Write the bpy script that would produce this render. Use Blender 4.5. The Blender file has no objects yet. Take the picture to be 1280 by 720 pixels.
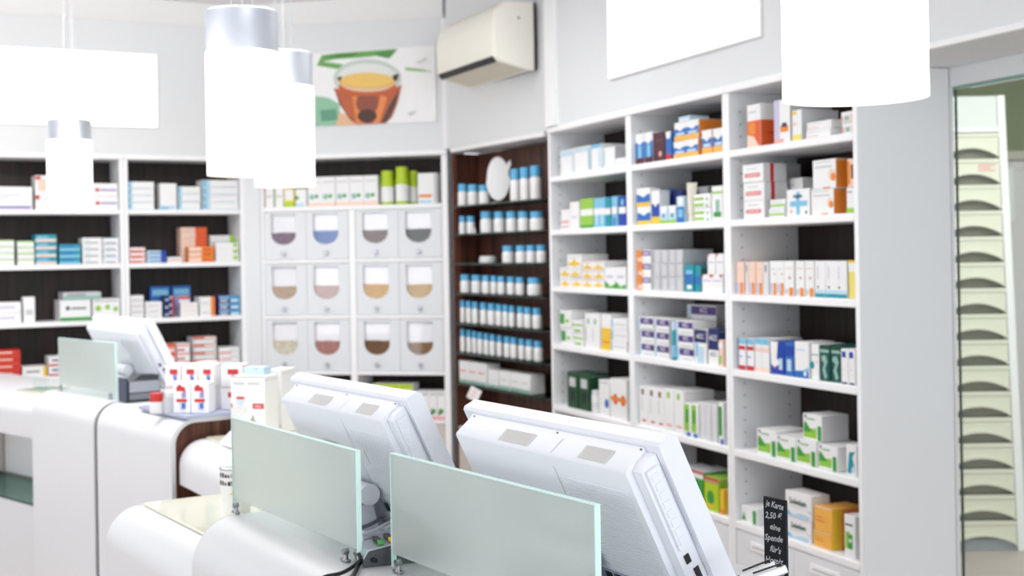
import bpy, bmesh, math, random
from mathutils import Vector, Matrix
random.seed(7)
PI = math.pi
sc = bpy.context.scene
col = sc.collection
EYE = 1.5                       # camera height above the floor

# ------------------------------------------------------------------ camera and sight lines
F, CX, CY, RHO = 1650.0, 640.0, 317.0, math.radians(.95)
RGT = Vector((math.cos(RHO), 0, -math.sin(RHO)))
UP = Vector((math.sin(RHO), 0, math.cos(RHO)))
FWD = Vector((0, 1, 0))
CAM = Vector((0, 0, EYE))

def ray(px, py): return FWD + RGT * ((px - CX) / F) + UP * ((CY - py) / F)

def atz(px, py, z):
    d = ray(px, py)
    return CAM + d * ((z - EYE) / d.z)

class Frame:
    """a wall or counter line: x along it to the right, y away from the room, z up"""
    def __init__(s, p, ang):
        s.p = Vector((p[0], p[1])); s.ang = ang
        s.u = Vector((math.cos(ang), math.sin(ang))); s.n = Vector((-s.u.y, s.u.x))
    @classmethod
    def two(cls, a, b): return cls(a, math.atan2(b[1] - a[1], b[0] - a[0]))
    def w(s, x, y=0, z=0):
        q = s.p + s.u * x + s.n * y
        return Vector((q.x, q.y, z))
    def on(s, px, py, y=0):
        d = ray(px, py); n = s.n
        t = ((s.p + n * y).dot(n)) / (d.x * n.x + d.y * n.y)
        P = CAM + d * t
        return (Vector((P.x, P.y)) - s.p).dot(s.u), P.z
    def at(s, px, py, z):
        P = atz(px, py, z); q = Vector((P.x, P.y)) - s.p
        return q.dot(s.u), q.dot(s.n)

# ------------------------------------------------------------------ materials
_m = {}
def newmat(name):
    m = bpy.data.materials.new(name); m.use_nodes = True
    nt = m.node_tree
    return m, nt, nt.nodes['Principled BSDF']

def srgb(c):
    f = lambda v: v / 12.92 if v <= .04045 else ((v + .055) / 1.055) ** 2.4
    return tuple(f(v / 255) for v in c) + (1,)

PAL = dict(W=(245, 245, 245), W2=(226, 227, 229), CR=(236, 230, 215), LB=(130, 196, 228), PB=(196, 222, 238), BL=(40, 110, 190), DB=(18, 66, 170),
           NV=(28, 40, 104), TL=(18, 150, 168), DT=(10, 82, 80), GR=(58, 158, 62), DG=(14, 74, 42), LG=(152, 204, 72), LM=(186, 214, 34), YE=(246, 200, 50), PY=(244, 226, 120),
           OR=(238, 140, 44), DO=(226, 92, 36), RD=(206, 40, 34), PK=(238, 176, 172), PE=(250, 214, 196), MV=(160, 140, 196), LV=(206, 200, 226), PU=(82, 58, 132),
           GY=(150, 152, 156), LGY=(205, 206, 210), DGY=(70, 74, 80), BK=(20, 21, 24), BR=(110, 68, 44), MA=(78, 24, 48), TN=(196, 158, 116), MG=(150, 190, 176), BW=(254, 253, 252), CB=(104, 192, 240), LO=(250, 186, 84), BG=(205, 200, 192))
def C(k, rough=.45):
    key = (k, rough)
    if key in _m: return _m[key]
    m, nt, b = newmat('print_' + str(k))
    c = srgb(PAL[k] if isinstance(k, str) else k)
    # card stock: a faint mottling over the flat colour
    n = nt.nodes.new('ShaderNodeTexNoise'); n.inputs['Scale'].default_value = 60
    mx = nt.nodes.new('ShaderNodeMix'); mx.data_type = 'RGBA'
    mx.inputs[6].default_value = c; mx.inputs[7].default_value = tuple(v * .9 for v in c[:3]) + (1,)
    nt.links.new(n.outputs['Fac'], mx.inputs[0]); nt.links.new(mx.outputs[2], b.inputs['Base Color'])
    b.inputs['Roughness'].default_value = rough
    _m[key] = m
    return m

def plain(name, c, rough=.5, metal=0, emit=0, ecol=None, spec=.5, coat=0):
    if name in _m: return _m[name]
    m, nt, b = newmat(name)
    b.inputs['Base Color'].default_value = srgb(c); b.inputs['Roughness'].default_value = rough
    b.inputs['Metallic'].default_value = metal; b.inputs['Specular IOR Level'].default_value = spec
    b.inputs['Coat Weight'].default_value = coat
    if emit:
        b.inputs['Emission Color'].default_value = srgb(ecol or c); b.inputs['Emission Strength'].default_value = emit
    _m[name] = m
    return m

def painted(name, c, var=.03, scale=3, rough=.6):
    m, nt, b = newmat(name)
    n = nt.nodes.new('ShaderNodeTexNoise'); n.inputs['Scale'].default_value = scale; n.inputs['Detail'].default_value = 5
    tc = nt.nodes.new('ShaderNodeTexCoord'); nt.links.new(tc.outputs['Object'], n.inputs['Vector'])
    r = nt.nodes.new('ShaderNodeValToRGB'); cc = srgb(c)
    r.color_ramp.elements[0].color = tuple(v * (1 - var) for v in cc[:3]) + (1,); r.color_ramp.elements[1].color = tuple(min(1, v * (1 + var)) for v in cc[:3]) + (1,)
    nt.links.new(n.outputs['Fac'], r.inputs['Fac']); nt.links.new(r.outputs['Color'], b.inputs['Base Color'])
    b.inputs['Roughness'].default_value = rough
    return m

def wood(name, dark, light, sx=38):
    m, nt, b = newmat(name)
    tc = nt.nodes.new('ShaderNodeTexCoord'); mp = nt.nodes.new('ShaderNodeMapping')
    mp.inputs['Scale'].default_value = (sx, sx, .9)
    n = nt.nodes.new('ShaderNodeTexNoise'); n.inputs['Scale'].default_value = 1.0; n.inputs['Detail'].default_value = 6; n.inputs['Roughness'].default_value = .7
    r = nt.nodes.new('ShaderNodeValToRGB')
    r.color_ramp.elements[0].position = .36; r.color_ramp.elements[1].position = .68
    r.color_ramp.elements[0].color = srgb(dark); r.color_ramp.elements[1].color = srgb(light)
    nt.links.new(tc.outputs['Object'], mp.inputs['Vector']); nt.links.new(mp.outputs['Vector'], n.inputs['Vector'])
    nt.links.new(n.outputs['Fac'], r.inputs['Fac']); nt.links.new(r.outputs['Color'], b.inputs['Base Color'])
    b.inputs['Roughness'].default_value = .45; b.inputs['Specular IOR Level'].default_value = .3
    return m

def glass(name, c, rough, trans=1.0, spec=.5):
    m, nt, b = newmat(name)
    b.inputs['Base Color'].default_value = srgb(c); b.inputs['Roughness'].default_value = rough
    b.inputs['Transmission Weight'].default_value = trans; b.inputs['IOR'].default_value = 1.35
    return m

def pane(name, c, gloss=.12):
    """clear thin sheet: straight-through light with a little sheen"""
    m, nt, b = newmat(name); nt.nodes.remove(b)
    o = nt.nodes['Material Output']
    t = nt.nodes.new('ShaderNodeBsdfTransparent'); t.inputs['Color'].default_value = srgb(c)
    g = nt.nodes.new('ShaderNodeBsdfGlossy'); g.inputs['Roughness'].default_value = .05
    x = nt.nodes.new('ShaderNodeMixShader'); x.inputs[0].default_value = gloss
    nt.links.new(t.outputs[0], x.inputs[1]); nt.links.new(g.outputs[0], x.inputs[2]); nt.links.new(x.outputs[0], o.inputs['Surface'])
    return m

def frosted(name, c, see=.55):
    """acid-etched glass: scatters what lies behind, glows softly"""
    m, nt, b = newmat(name)
    o = nt.nodes['Material Output']
    b.inputs['Base Color'].default_value = srgb(c); b.inputs['Roughness'].default_value = .33
    b.inputs['Transmission Weight'].default_value = 1; b.inputs['IOR'].default_value = 1.25
    t = nt.nodes.new('ShaderNodeBsdfTranslucent'); t.inputs['Color'].default_value = srgb(c)
    d = nt.nodes.new('ShaderNodeBsdfDiffuse'); d.inputs['Color'].default_value = srgb(c)
    x = nt.nodes.new('ShaderNodeMixShader'); x.inputs[0].default_value = .75
    y = nt.nodes.new('ShaderNodeMixShader'); y.inputs[0].default_value = see
    nt.links.new(t.outputs[0], x.inputs[1]); nt.links.new(d.outputs[0], x.inputs[2])
    nt.links.new(x.outputs[0], y.inputs[1]); nt.links.new(b.outputs[0], y.inputs[2]); nt.links.new(y.outputs[0], o.inputs['Surface'])
    return m

def emissive(name, c, s):
    m, nt, b = newmat(name)
    b.inputs['Base Color'].default_value = srgb(c); b.inputs['Roughness'].default_value = .5
    b.inputs['Emission Color'].default_value = srgb(c); b.inputs['Emission Strength'].default_value = s
    return m

M_WALL = painted('wall_paint', (229, 231, 233), .015)
M_CEIL = painted('ceiling_paint', (238, 238, 238), .01)
M_BOARD = painted('white_laminate', (249, 249, 250), .01, 8, .4)
M_PANEL = painted('grey_white_laminate', (230, 232, 235), .012, 6, .45)
M_DRAWF = painted('drawer_laminate', (226, 229, 233), .012, 6, .4)
M_WOOD = wood('dark_wood', (10, 7, 7), (50, 31, 26))
M_WOODR = wood('reddish_wood', (34, 19, 16), (116, 68, 50), 30)
M_WOODK = wood('counter_wood', (26, 14, 11), (112, 66, 46), 45)
M_COUNTER = plain('white_lacquer', (216, 217, 220), .34, coat=.1)
M_SEAM = plain('seam_dark', (48, 34, 30), .6)
M_CREAM = plain('cream_glass', (238, 236, 214), .12, coat=.5)
M_FROST = frosted('frosted_glass', (238, 246, 241), .7)
M_CLEARG = pane('clear_green_glass', (249, 253, 251), .05)
M_GEDGE = plain('glass_edge', (120, 172, 160), .2)
M_DGLASS = plain('dark_glass_edge', (34, 58, 52), .15)
M_SHELFG = pane('shelf_glass', (120, 150, 140), .25)
M_SHELFG2 = pane('pale_shelf_glass', (222, 238, 232), .15)
M_PANE = pane('drawer_pane', (254, 254, 255), .025)
M_HOUS = painted('monitor_plastic', (231, 234, 241), .008, 10, .38)
M_HOUS2 = painted('monitor_vent', (220, 219, 216), .03, 200, .6)
M_CHROME = plain('brushed_metal', (196, 204, 214), .32, 1)
M_ALU = plain('lamp_aluminium', (206, 212, 222), .42, .8)
M_SHADE = emissive('lamp_shade_glow', (255, 253, 248), 1.6)
M_SHADEB = emissive('lamp_rim_glow', (252, 250, 242), .7)
M_LIGHTBOX = emissive('lightbox_face', (255, 252, 246), .72)
M_BLACK = plain('black_plastic', (16, 17, 20), .4)
M_DGREY = plain('dark_grey_plastic', (56, 60, 66), .4)
M_MGREY = plain('mid_grey_plastic', (120, 124, 130), .35, .3)
M_SILVER = plain('silver_plastic', (168, 174, 180), .3, .5)
M_AC = painted('aged_plastic', (255, 251, 240), .015, 4, .45)
M_BEIGE = painted('beige_laminate', (206, 198, 190), .02, 4, .5)
M_TINE = plain('navy_plastic', (30, 44, 70), .35)
M_HOLE = plain('pin_hole', (120, 122, 126), .6)
M_FLOOR = None

# ------------------------------------------------------------------ mesh collector
class MB:
    def __init__(s): s.v, s.f, s.mi, s.sm, s.mats = [], [], [], [], []
    def _i(s, m):
        if m not in s.mats: s.mats.append(m)
        return s.mats.index(m)
    def add(s, vs, fs, m, smooth=False, xf=None):
        b = len(s.v)
        s.v += [tuple(xf @ Vector(v)) if xf else tuple(v) for v in vs]
        i = s._i(m)
        for f in fs:
            s.f.append([b + k for k in f]); s.mi.append(i); s.sm.append(smooth)
        return s
    def box(s, x0, x1, y0, y1, z0, z1, m, c=0.0, fm=None, xf=None):
        """box with chamfer c; fm maps 'f' front 'r' right 't' top to other materials"""
        bm = bmesh.new()
        bmesh.ops.create_cube(bm, size=1)
        for v in bm.verts:
            v.co = Vector(((x0 + x1) / 2 + v.co.x * (x1 - x0), (y0 + y1) / 2 + v.co.y * (y1 - y0), (z0 + z1) / 2 + v.co.z * (z1 - z0)))
        if c > 0: bmesh.ops.bevel(bm, geom=bm.edges[:], offset=c, segments=1, affect='EDGES')
        bm.normal_update()
        b = len(s.v)
        bm.verts.index_update()
        s.v += [tuple(xf @ v.co) if xf else tuple(v.co) for v in bm.verts]
        for f in bm.faces:
            mm = m
            if fm:
                n = f.normal
                k = 'f' if n.y < -.9 else 'b' if n.y > .9 else 'r' if n.x > .9 else 'l' if n.x < -.9 else 't' if n.z > .9 else ''
                mm = fm.get(k, m)
            s.f.append([b + v.index for v in f.verts]); s.mi.append(s._i(mm)); s.sm.append(False)
        bm.free()
        return s
    def prism(s, pts, ax, a0, a1, m, smooth=False, xf=None, cap=None):
        """extrude a 2-D outline: ax 'x' takes (y,z), 'y' takes (x,z), 'z' takes (x,y)"""
        def P(p, a): return (a, p[0], p[1]) if ax == 'x' else (p[0], a, p[1]) if ax == 'y' else (p[0], p[1], a)
        n = len(pts)
        vs = [P(p, a0) for p in pts] + [P(p, a1) for p in pts]
        s.add(vs, [[i, (i + 1) % n, n + (i + 1) % n, n + i] for i in range(n)], m, smooth, xf)
        s.add(vs[:n], [list(range(n))], cap or m, False, xf); s.add(vs[n:], [list(range(n))], cap or m, False, xf)
        return s
    def flat(s, pts, m, xf=None):
        return s.add(pts, [list(range(len(pts)))], m, False, xf)
    def lathe(s, prof, seg, m, cx=0, cy=0, smooth=True, xf=None):
        vs, fs, n = [], [], len(prof)
        for k in range(seg):
            a = 2 * PI * k / seg
            vs += [(cx + r * math.cos(a), cy + r * math.sin(a), z) for r, z in prof]
        for k in range(seg):
            j = (k + 1) % seg
            for i in range(n - 1): fs.append([k * n + i, j * n + i, j * n + i + 1, k * n + i + 1])
        s.add(vs, fs, m, smooth, xf)
        for i in (0, n - 1):
            if prof[i][0] > 1e-5: s.add([vs[k * n + i] for k in range(seg)], [list(range(seg))], m, False, xf)
        return s
    def cyl(s, p, q, r, m, seg=16, r2=None):
        p, q = Vector(p), Vector(q); d = q - p
        xf = Matrix.Translation(p) @ d.to_track_quat('Z', 'Y').to_matrix().to_4x4()
        return s.lathe([(r, 0), (r if r2 is None else r2, d.length)], seg, m, xf=xf)
    def tube(s, pts, r, m, seg=8):
        pts = [Vector(p) for p in pts]
        # Catmull-Rom smoothing
        out = []
        for i in range(len(pts) - 1):
            a, b, c, d = pts[max(i - 1, 0)], pts[i], pts[i + 1], pts[min(i + 2, len(pts) - 1)]
            for k in range(6):
                t = k / 6
                out.append(.5 * ((2 * b) + (c - a) * t + (2 * a - 5 * b + 4 * c - d) * t * t + (3 * b - a - 3 * c + d) * t ** 3))
        out.append(pts[-1])
        vs, fs = [], []
        for i, p in enumerate(out):
            t = (out[min(i + 1, len(out) - 1)] - out[max(i - 1, 0)]).normalized()
            q = t.to_track_quat('Z', 'Y').to_matrix()
            vs += [p + q @ Vector((r * math.cos(2 * PI * k / seg), r * math.sin(2 * PI * k / seg), 0)) for k in range(seg)]
        for i in range(len(out) - 1):
            for k in range(seg):
                j = (k + 1) % seg
                fs.append([i * seg + k, i * seg + j, (i + 1) * seg + j, (i + 1) * seg + k])
        s.add(vs, fs, m, True)
        s.flat(vs[:seg], m); s.flat(vs[-seg:], m)
        return s
    def text(s, txt, m, xf, size, width=None, bold=0.0, shear=0.0):
        """lettering in the local x-z plane of xf, facing -y, centred on its origin"""
        cu = bpy.data.curves.new('lettering', 'FONT'); cu.body = txt; cu.size = size
        cu.align_x = 'CENTER'; cu.align_y = 'CENTER'; cu.offset = bold; cu.shear = shear; cu.resolution_u = 2
        o = bpy.data.objects.new('lettering', cu); col.objects.link(o)
        me = o.evaluated_get(bpy.context.evaluated_depsgraph_get()).to_mesh()
        vs = [v.co.copy() for v in me.vertices]; fs = [list(p.vertices) for p in me.polygons]
        o.evaluated_get(bpy.context.evaluated_depsgraph_get()).to_mesh_clear()
        bpy.data.objects.remove(o); bpy.data.curves.remove(cu)
        if vs:
            w = max(v.x for v in vs) - min(v.x for v in vs)
            k = min(1, width / w) if width else 1
            s.add([(v.x * k, 0, v.y) for v in vs], fs, m, False, xf)
        return s
    def mesh(s, name):
        me = bpy.data.meshes.new(name)
        me.from_pydata(s.v, [], s.f)
        for m in s.mats: me.materials.append(m)
        me.polygons.foreach_set('material_index', s.mi); me.polygons.foreach_set('use_smooth', s.sm)
        bm = bmesh.new(); bm.from_mesh(me)
        bmesh.ops.remove_doubles(bm, verts=bm.verts, dist=1e-6)
        bmesh.ops.recalc_face_normals(bm, faces=bm.faces[:])
        bm.to_mesh(me); bm.free()
        me.set_sharp_from_angle(angle=math.radians(42))
        me.update()
        return me
    def build(s, name, parent=None, loc=(0, 0, 0), rz=0, rot=None):
        o = bpy.data.objects.new(name, s.mesh(name)); col.objects.link(o)
        o.location = loc; o.rotation_euler = rot or (0, 0, rz)
        if parent: o.parent = parent
        return o

def tag(o, label=None, cat=None, group=None, kind=None):
    for k, v in (('label', label), ('category', cat), ('group', group), ('kind', kind)):
        if v: o[k] = v
    return o

def thing(name, label, cat, loc=(0, 0, 0), rz=0, group=None):
    o = bpy.data.objects.new(name, None); col.objects.link(o)
    o.empty_display_size = .05
    o.location = loc; o.rotation_euler = (0, 0, rz)
    return tag(o, label, cat, group)

def copy_tree(o, parent=None):
    c = o.copy(); col.objects.link(c)
    if parent: c.parent = parent
    for ch in list(o.children): copy_tree(ch, c)
    return c

def struct(o, label=None): return tag(o, label, kind='structure')

# ------------------------------------------------------------------ wall lines
TOP = EYE + .56
CEIL = EYE + 1.39
FR = Frame.two(atz(697, 157, TOP), atz(908, 107, TOP))
FL = Frame.two(atz(0, 190, TOP), atz(300, 196, TOP))
FC = Frame.two(atz(330, 195, TOP), atz(558, 187, TOP))
FS = Frame.two(atz(563, 185, TOP), atz(685, 163, TOP))
LV_R = [EYE + v for v in (.326, .09, -.162, -.417, -.688, -.932)]
LV_L = [EYE + v for v in (.255, -.031, -.327, -.607)]
LV_C = [EYE + v for v in (.263, -.025, -.33, -.634, -.894)]
LV_S = [EYE + v for v in (.249, .102, -.05, -.205, -.362, -.515, -.674)]
T2 = .0125                       # half a shelf board

# ------------------------------------------------------------------ shelving
def shelf_bay(fr, s0, s1, levels, label, depth=.30, pins=True, drawers=0, end_depth=None, base_z=None, wood_m=None, back_y=None):
    loc = fr.w((s0 + s1) / 2, 0, 0); h = (s1 - s0) / 2
    t = thing('shelving_bay', label, 'shelving', loc, fr.ang, 'built-in shelving bays')
    pt = .022
    for sgn in (-1, 1):
        b = MB(); xa, xb = (-h + .0006, -h + pt) if sgn < 0 else (h - pt, h - .0006)
        b.box(xa, xb, 0, (end_depth if (end_depth and sgn > 0) else depth), 0, TOP - .026, M_PANEL, .0015, fm={'f': M_BOARD})
        if pins:
            xi = xb + .0004 if sgn < 0 else xa - .0004
            for yy in (.045, .225):
                z = EYE - 1.0
                while z < TOP - .06:
                    b.add([(xi, yy + .0035 * math.cos(a), z + .0035 * math.sin(a)) for a in [k * PI / 3 for k in range(6)]], [list(range(6))], M_HOLE)
                    z += .042
        b.build('side_panel', t)
    MB().box(-h + .0006, h - .0006, -.004, depth, TOP - .0255, TOP - .0005, M_BOARD, .002).build('top_board', t)
    by = back_y or depth - .03
    MB().box(-h + pt + .0005, h - pt - .0005, by, by + .012, base_z or .05, TOP - .027, wood_m or M_WOOD).build('back_panel', t)
    for z in levels:
        MB().box(-h + pt + .0005, h - pt - .0005, -.002, by - .001, z - T2, z + T2, M_BOARD, .003).build('shelf', t)
    zl = levels[-1] - T2 - .003
    if drawers:
        w = 2 * (h - pt - .001) / drawers
        for k in range(drawers):
            xa = -h + pt + .001 + k * w
            d = MB().box(xa + .0015, xa + w - .0015, .001, .02, zl - .42, zl, M_PANEL, .002).build('drawer', t)
            lb = MB()
            lb.box(xa + w / 2 - .075, xa + w / 2 + .075, -.004, .0005, zl - .052, zl - .024, M_BOARD, .001)
            for q in range(9):
                xx = xa + w / 2 - .06 + q * .0135
                lb.flat([(xx, -.0046, zl - .041), (xx + .009, -.0046, zl - .041), (xx + .009, -.0046, zl - .036), (xx, -.0046, zl - .036)], C('GY'))
            lb.build('label_holder', d)
        MB().box(-h + pt + .001, h - pt - .001, .004, .02, .02, zl - .424, M_PANEL, .002).build('base_cover', t)
    return t

def sR(px): return FR.on(px, 320)[0]
def sL(px): return FL.on(px, 320)[0]
R_S = [sR(687), sR(787.5), sR(909.5), sR(1074)]
L_S = [sL(-70), sL(156), sL(306)]
SH = {}      # shelf name -> (frame, left limit, right limit, board top)
shelf_bay(FR, R_S[0], R_S[1], LV_R, 'white shelving bay with dark back beside the wood-backed glass shelves', drawers=2)
shelf_bay(FR, R_S[1], R_S[2], LV_R, 'middle white shelving bay on right wall, full of medicine cartons', drawers=2)
shelf_bay(FR, R_S[2], R_S[3], LV_R, 'near white shelving bay on right wall with broad grey end panel', drawers=2, end_depth=.335)
shelf_bay(FL, L_S[0], L_S[1], LV_L, 'dark-backed white shelving bay at far left behind hanging lamp', depth=.28, pins=False, base_z=.0)
shelf_bay(FL, L_S[1], L_S[2], LV_L, 'dark-backed white shelving bay directly left of the tea drawers', depth=.28, pins=False, base_z=.0)
for i, z in enumerate(LV_R):
    for k in range(3): SH['R%d%d' % (k + 1, i)] = (FR, R_S[k] + .024, R_S[k + 1] - .024, z + T2)
for i, z in enumerate(LV_L):
    for k in range(2): SH['L%d%d' % (k, i)] = (FL, L_S[k] + .024, L_S[k + 1] - .024, z + T2)

# ------------------------------------------------------------------ tea cabinet with window drawers
c0, c1 = FC.on(327, 330)[0], FC.on(561, 330)[0]
cm = FC.on(440.5, 330)[0]
CT = thing('tea_cabinet', 'white cabinet of twelve window drawers holding loose tea', 'cabinet', FC.w((c0 + c1) / 2), FC.ang)
co = (c0 + c1) / 2
CD = .28
for xa, xb in ((c0, c0 + .016), (c1 - .034, c1), (cm - .018, cm + .018)):
    MB().box(xa - co, xb - co, 0, CD, 0, (TOP - .027) if xa != cm - .018 else LV_C[0] - T2 - .001, M_BOARD, .002).build('side_panel', CT)
MB().box(c0 - co, c1 - co, -.004, CD, TOP - .0255, TOP - .0005, M_BOARD, .002).build('top_board', CT)
MB().box(c0 + .017 - co, c1 - .035 - co, CD - .03, CD - .018, .05, TOP - .028, M_WOOD).build('back_panel', CT)
MB().box(c0 + .017 - co, c1 - .035 - co, -.002, CD - .032, LV_C[0] - T2, LV_C[0] + T2, M_BOARD, .003).build('shelf', CT)
for z in LV_C[1:]:
    for xa, xb in ((c0 + .017, cm - .019), (cm + .019, c1 - .035)):
        MB().box(xa - co, xb - co, -.002, CD - .032, z - .010, z + .010, M_BOARD, .003).build('shelf', CT)
for xa, xb in ((c0 + .017, cm - .019), (cm + .019, c1 - .035)):
    MB().box(xa - co, xb - co, .001, .02, .03, LV_C[4] - .012, M_BEIGE, .003).build('base_door', CT)
SH['C0'] = (FC, c0 + .018, c1 - .036, LV_C[0] + T2)
SH['C4'] = (FC, cm + .02, c1 - .036, LV_C[4] + .010)
TEA = [[('mauve', (138, 118, 134), .43), ('dusty blue', (92, 122, 180), .47), ('grey-brown', (112, 92, 86), .46), ('blackish green', (44, 48, 42), .47)],
       [('tan', (196, 172, 146), .42), ('pinkish grey', (198, 168, 160), .43), ('ochre', (204, 156, 84), .46), ('golden brown', (196, 160, 98), .44)],
       [('pale cream', (228, 218, 196), .48), ('rosy brown', (184, 132, 122), .45), ('dark brown', (122, 88, 62), .46), ('chestnut brown', (136, 102, 68), .40)]]
ROWN = ['top row', 'middle row', 'bottom row']; COLN = ['first', 'second', 'third', 'fourth']
def tea_mat(name, c):
    m, nt, b = newmat('tea_' + name)
    n = nt.nodes.new('ShaderNodeTexNoise'); n.inputs['Scale'].default_value = 160; n.inputs['Detail'].default_value = 4
    tc = nt.nodes.new('ShaderNodeTexCoord'); nt.links.new(tc.outputs['Object'], n.inputs['Vector'])
    r = nt.nodes.new('ShaderNodeValToRGB'); cc = srgb(c)
    r.color_ramp.elements[0].position = .35; r.color_ramp.elements[1].position = .65
    r.color_ramp.elements[0].color = tuple(v * .55 for v in cc[:3]) + (1,); r.color_ramp.elements[1].color = tuple(min(1, v * 1.25) for v in cc[:3]) + (1,)
    nt.links.new(n.outputs['Fac'], r.inputs['Fac']); nt.links.new(r.outputs['Color'], b.inputs['Base Color'])
    b.inputs['Roughness'].default_value = .9
    return m
for rr in range(3):
    zt, zb = LV_C[rr] - (T2 if rr == 0 else .010) - .002, LV_C[rr + 1] + .012
    for q in range(4):
        xa, xb = [(c0 + .017, cm - .019), (cm + .019, c1 - .035)][q // 2]
        mid = (xa + xb) / 2
        xa, xb = (xa + .002, mid - .001) if q % 2 == 0 else (mid + .001, xb - .002)
        xa -= co; xb -= co
        W, H = xb - xa, zt - zb
        wx0, wx1 = xa + W * .16, xb - W * .24
        wt, wb = zt - H * .05, zb + H * .31
        rad = (wx1 - wx0) / 2
        zc = wb + rad * .82
        b = MB()
        b.box(xa, wx0, .002, .010, zb, zt, M_DRAWF); b.box(wx1, xb, .002, .010, zb, zt, M_DRAWF); b.box(wx0, wx1, .002, .010, wt, zt, M_DRAWF)
        cxm = (wx0 + wx1) / 2
        arc = [(cxm - rad * math.cos(a), zc - rad * .82 * math.sin(a)) for a in [PI * k / 14 for k in range(15)]]
        b.prism(arc + [(wx1, zb), (wx0, zb)], 'y', .002, .010, M_DRAWF)
        b.box(xa + .002, xb - .002, 0.0225, .026, zb + .002, zt - .002, M_BOARD)     # inner liner
        b.box(xa + .002, xb - .002, .0105, .022, zb + .001, zb + .005, M_BOARD)
        b.box(xa + .001, xa + .004, .0105, .022, zb + .006, zt - .03, M_BOARD); b.box(xb - .004, xb - .001, .0105, .022, zb + .006, zt - .03, M_BOARD)
        dr = b.build('drawer', CT)
        MB().box(wx0 - .004, wx1 + .004, .0112, .0132, wb - .004, wt + .004, M_PANE).build('window_pane', dr)
        kn = MB()
        kn.lathe([(.004, 0), (.004, .012), (.010, .016), (.011, .022), (.008, .027), (0, .028)], 16, M_CHROME, xf=Matrix.Translation((cxm + .004, .002, zb + H * .13)) @ Matrix.Rotation(PI / 2, 4, 'X'))
        kn.build('knob', dr)
        nm, c, lvl = TEA[rr][q]
        zf = wb + (wt - wb) * lvl * .92
        t = MB(); n = 10; x0, x1, y0, y1 = xa + .006, xb - .006, .0145, .0205
        vs, fs = [], []
        for i in range(n + 1):
            for j in range(4):
                vs.append((x0 + (x1 - x0) * i / n, y0 + (y1 - y0) * j / 3, zf + random.uniform(-.003, .003)))
        for i in range(n):
            for j in range(3): fs.append([i * 4 + j, i * 4 + 4 + j, i * 4 + 5 + j, i * 4 + 1 + j])
        tm = tea_mat(nm, c); t.add(vs, fs, tm, True)
        bs = zb + .0055
        t.flat([vs[i * 4] for i in range(n + 1)] + [(x1, y0, bs), (x0, y0, bs)], tm); t.flat([vs[i * 4 + 3] for i in range(n + 1)] + [(x1, y1, bs), (x0, y1, bs)], tm)
        t.flat([vs[j] for j in range(4)] + [(x0, y1, bs), (x0, y0, bs)], tm); t.flat([vs[n * 4 + j] for j in range(4)] + [(x1, y1, bs), (x1, y0, bs)], tm)
        t.flat([(x0, y0, bs), (x1, y0, bs), (x1, y1, bs), (x0, y1, bs)], tm)
        o = t.build('loose_tea', loc=FC.w(co), rz=FC.ang)
        tag(o, '%s loose tea in %s window drawer of %s' % (nm, COLN[q], ROWN[rr]), 'loose tea', 'loose teas in the window drawers', 'stuff')

# ------------------------------------------------------------------ wood-backed alcove with glass shelves
g0, g1 = FS.on(565.5, 320)[0], FS.on(683, 320)[0]
SU = thing('glass_shelving', 'dark wood alcove with seven glass shelves of blue-capped bottles', 'shelving', FS.w((g0 + g1) / 2), FS.ang)
go = (g0 + g1) / 2
MB().box(g0 - go, g1 - go, .16, .175, 0, TOP - .03, M_WOODR).build('back_panel', SU)
MB().box(g0 - go - .03, g0 - go - .012, .02, .175, 0, TOP - .03, M_WOODR).build('side_panel', SU)
MB().box(g0 - go, g1 - go, -.003, .18, TOP - .024, TOP - .001, M_BOARD, .002).build('top_board', SU)
for z in LV_S:
    gs = MB().box(g0 - go + .012, g1 - go - .03, .0, .158, z - .004, z + .004, M_SHELFG)
    gs.box(g0 - go + .012, g1 - go - .03, -.0012, -.0002, z - .004, z + .004, M_DGLASS)
    gs.build('glass_shelf', SU)
MB().box(g0 - go, g1 - go, .02, .158, 0, EYE - .90, M_BEIGE, .003).build('base_cabinet', SU)
for i, z in enumerate(LV_S): SH['S%d' % i] = (FS, g0 + .014, g1 - .032, z + .004)

# ------------------------------------------------------------------ stock on the shelves
REG = []
SHELF_TXT = {}
ORD = ['top', 'second', 'third', 'fourth', 'fifth', 'sixth', 'seventh', 'eighth', 'ninth', 'tenth', 'eleventh', 'twelfth']
for k, nm in (('L0', 'leftmost bay'), ('L1', 'second-from-left bay'), ('R1', 'far right-wall bay'), ('R2', 'middle right-wall bay'), ('R3', 'near right-wall bay')):
    for i in range(6): SHELF_TXT[k + str(i)] = '%s shelf of %s' % (ORD[i], nm)
for i in range(7): SHELF_TXT['S%d' % i] = '%s glass shelf' % ORD[i]
SHELF_TXT['C0'] = 'shelf above tea drawers'; SHELF_TXT['C4'] = 'shelf below tea drawers'

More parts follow.
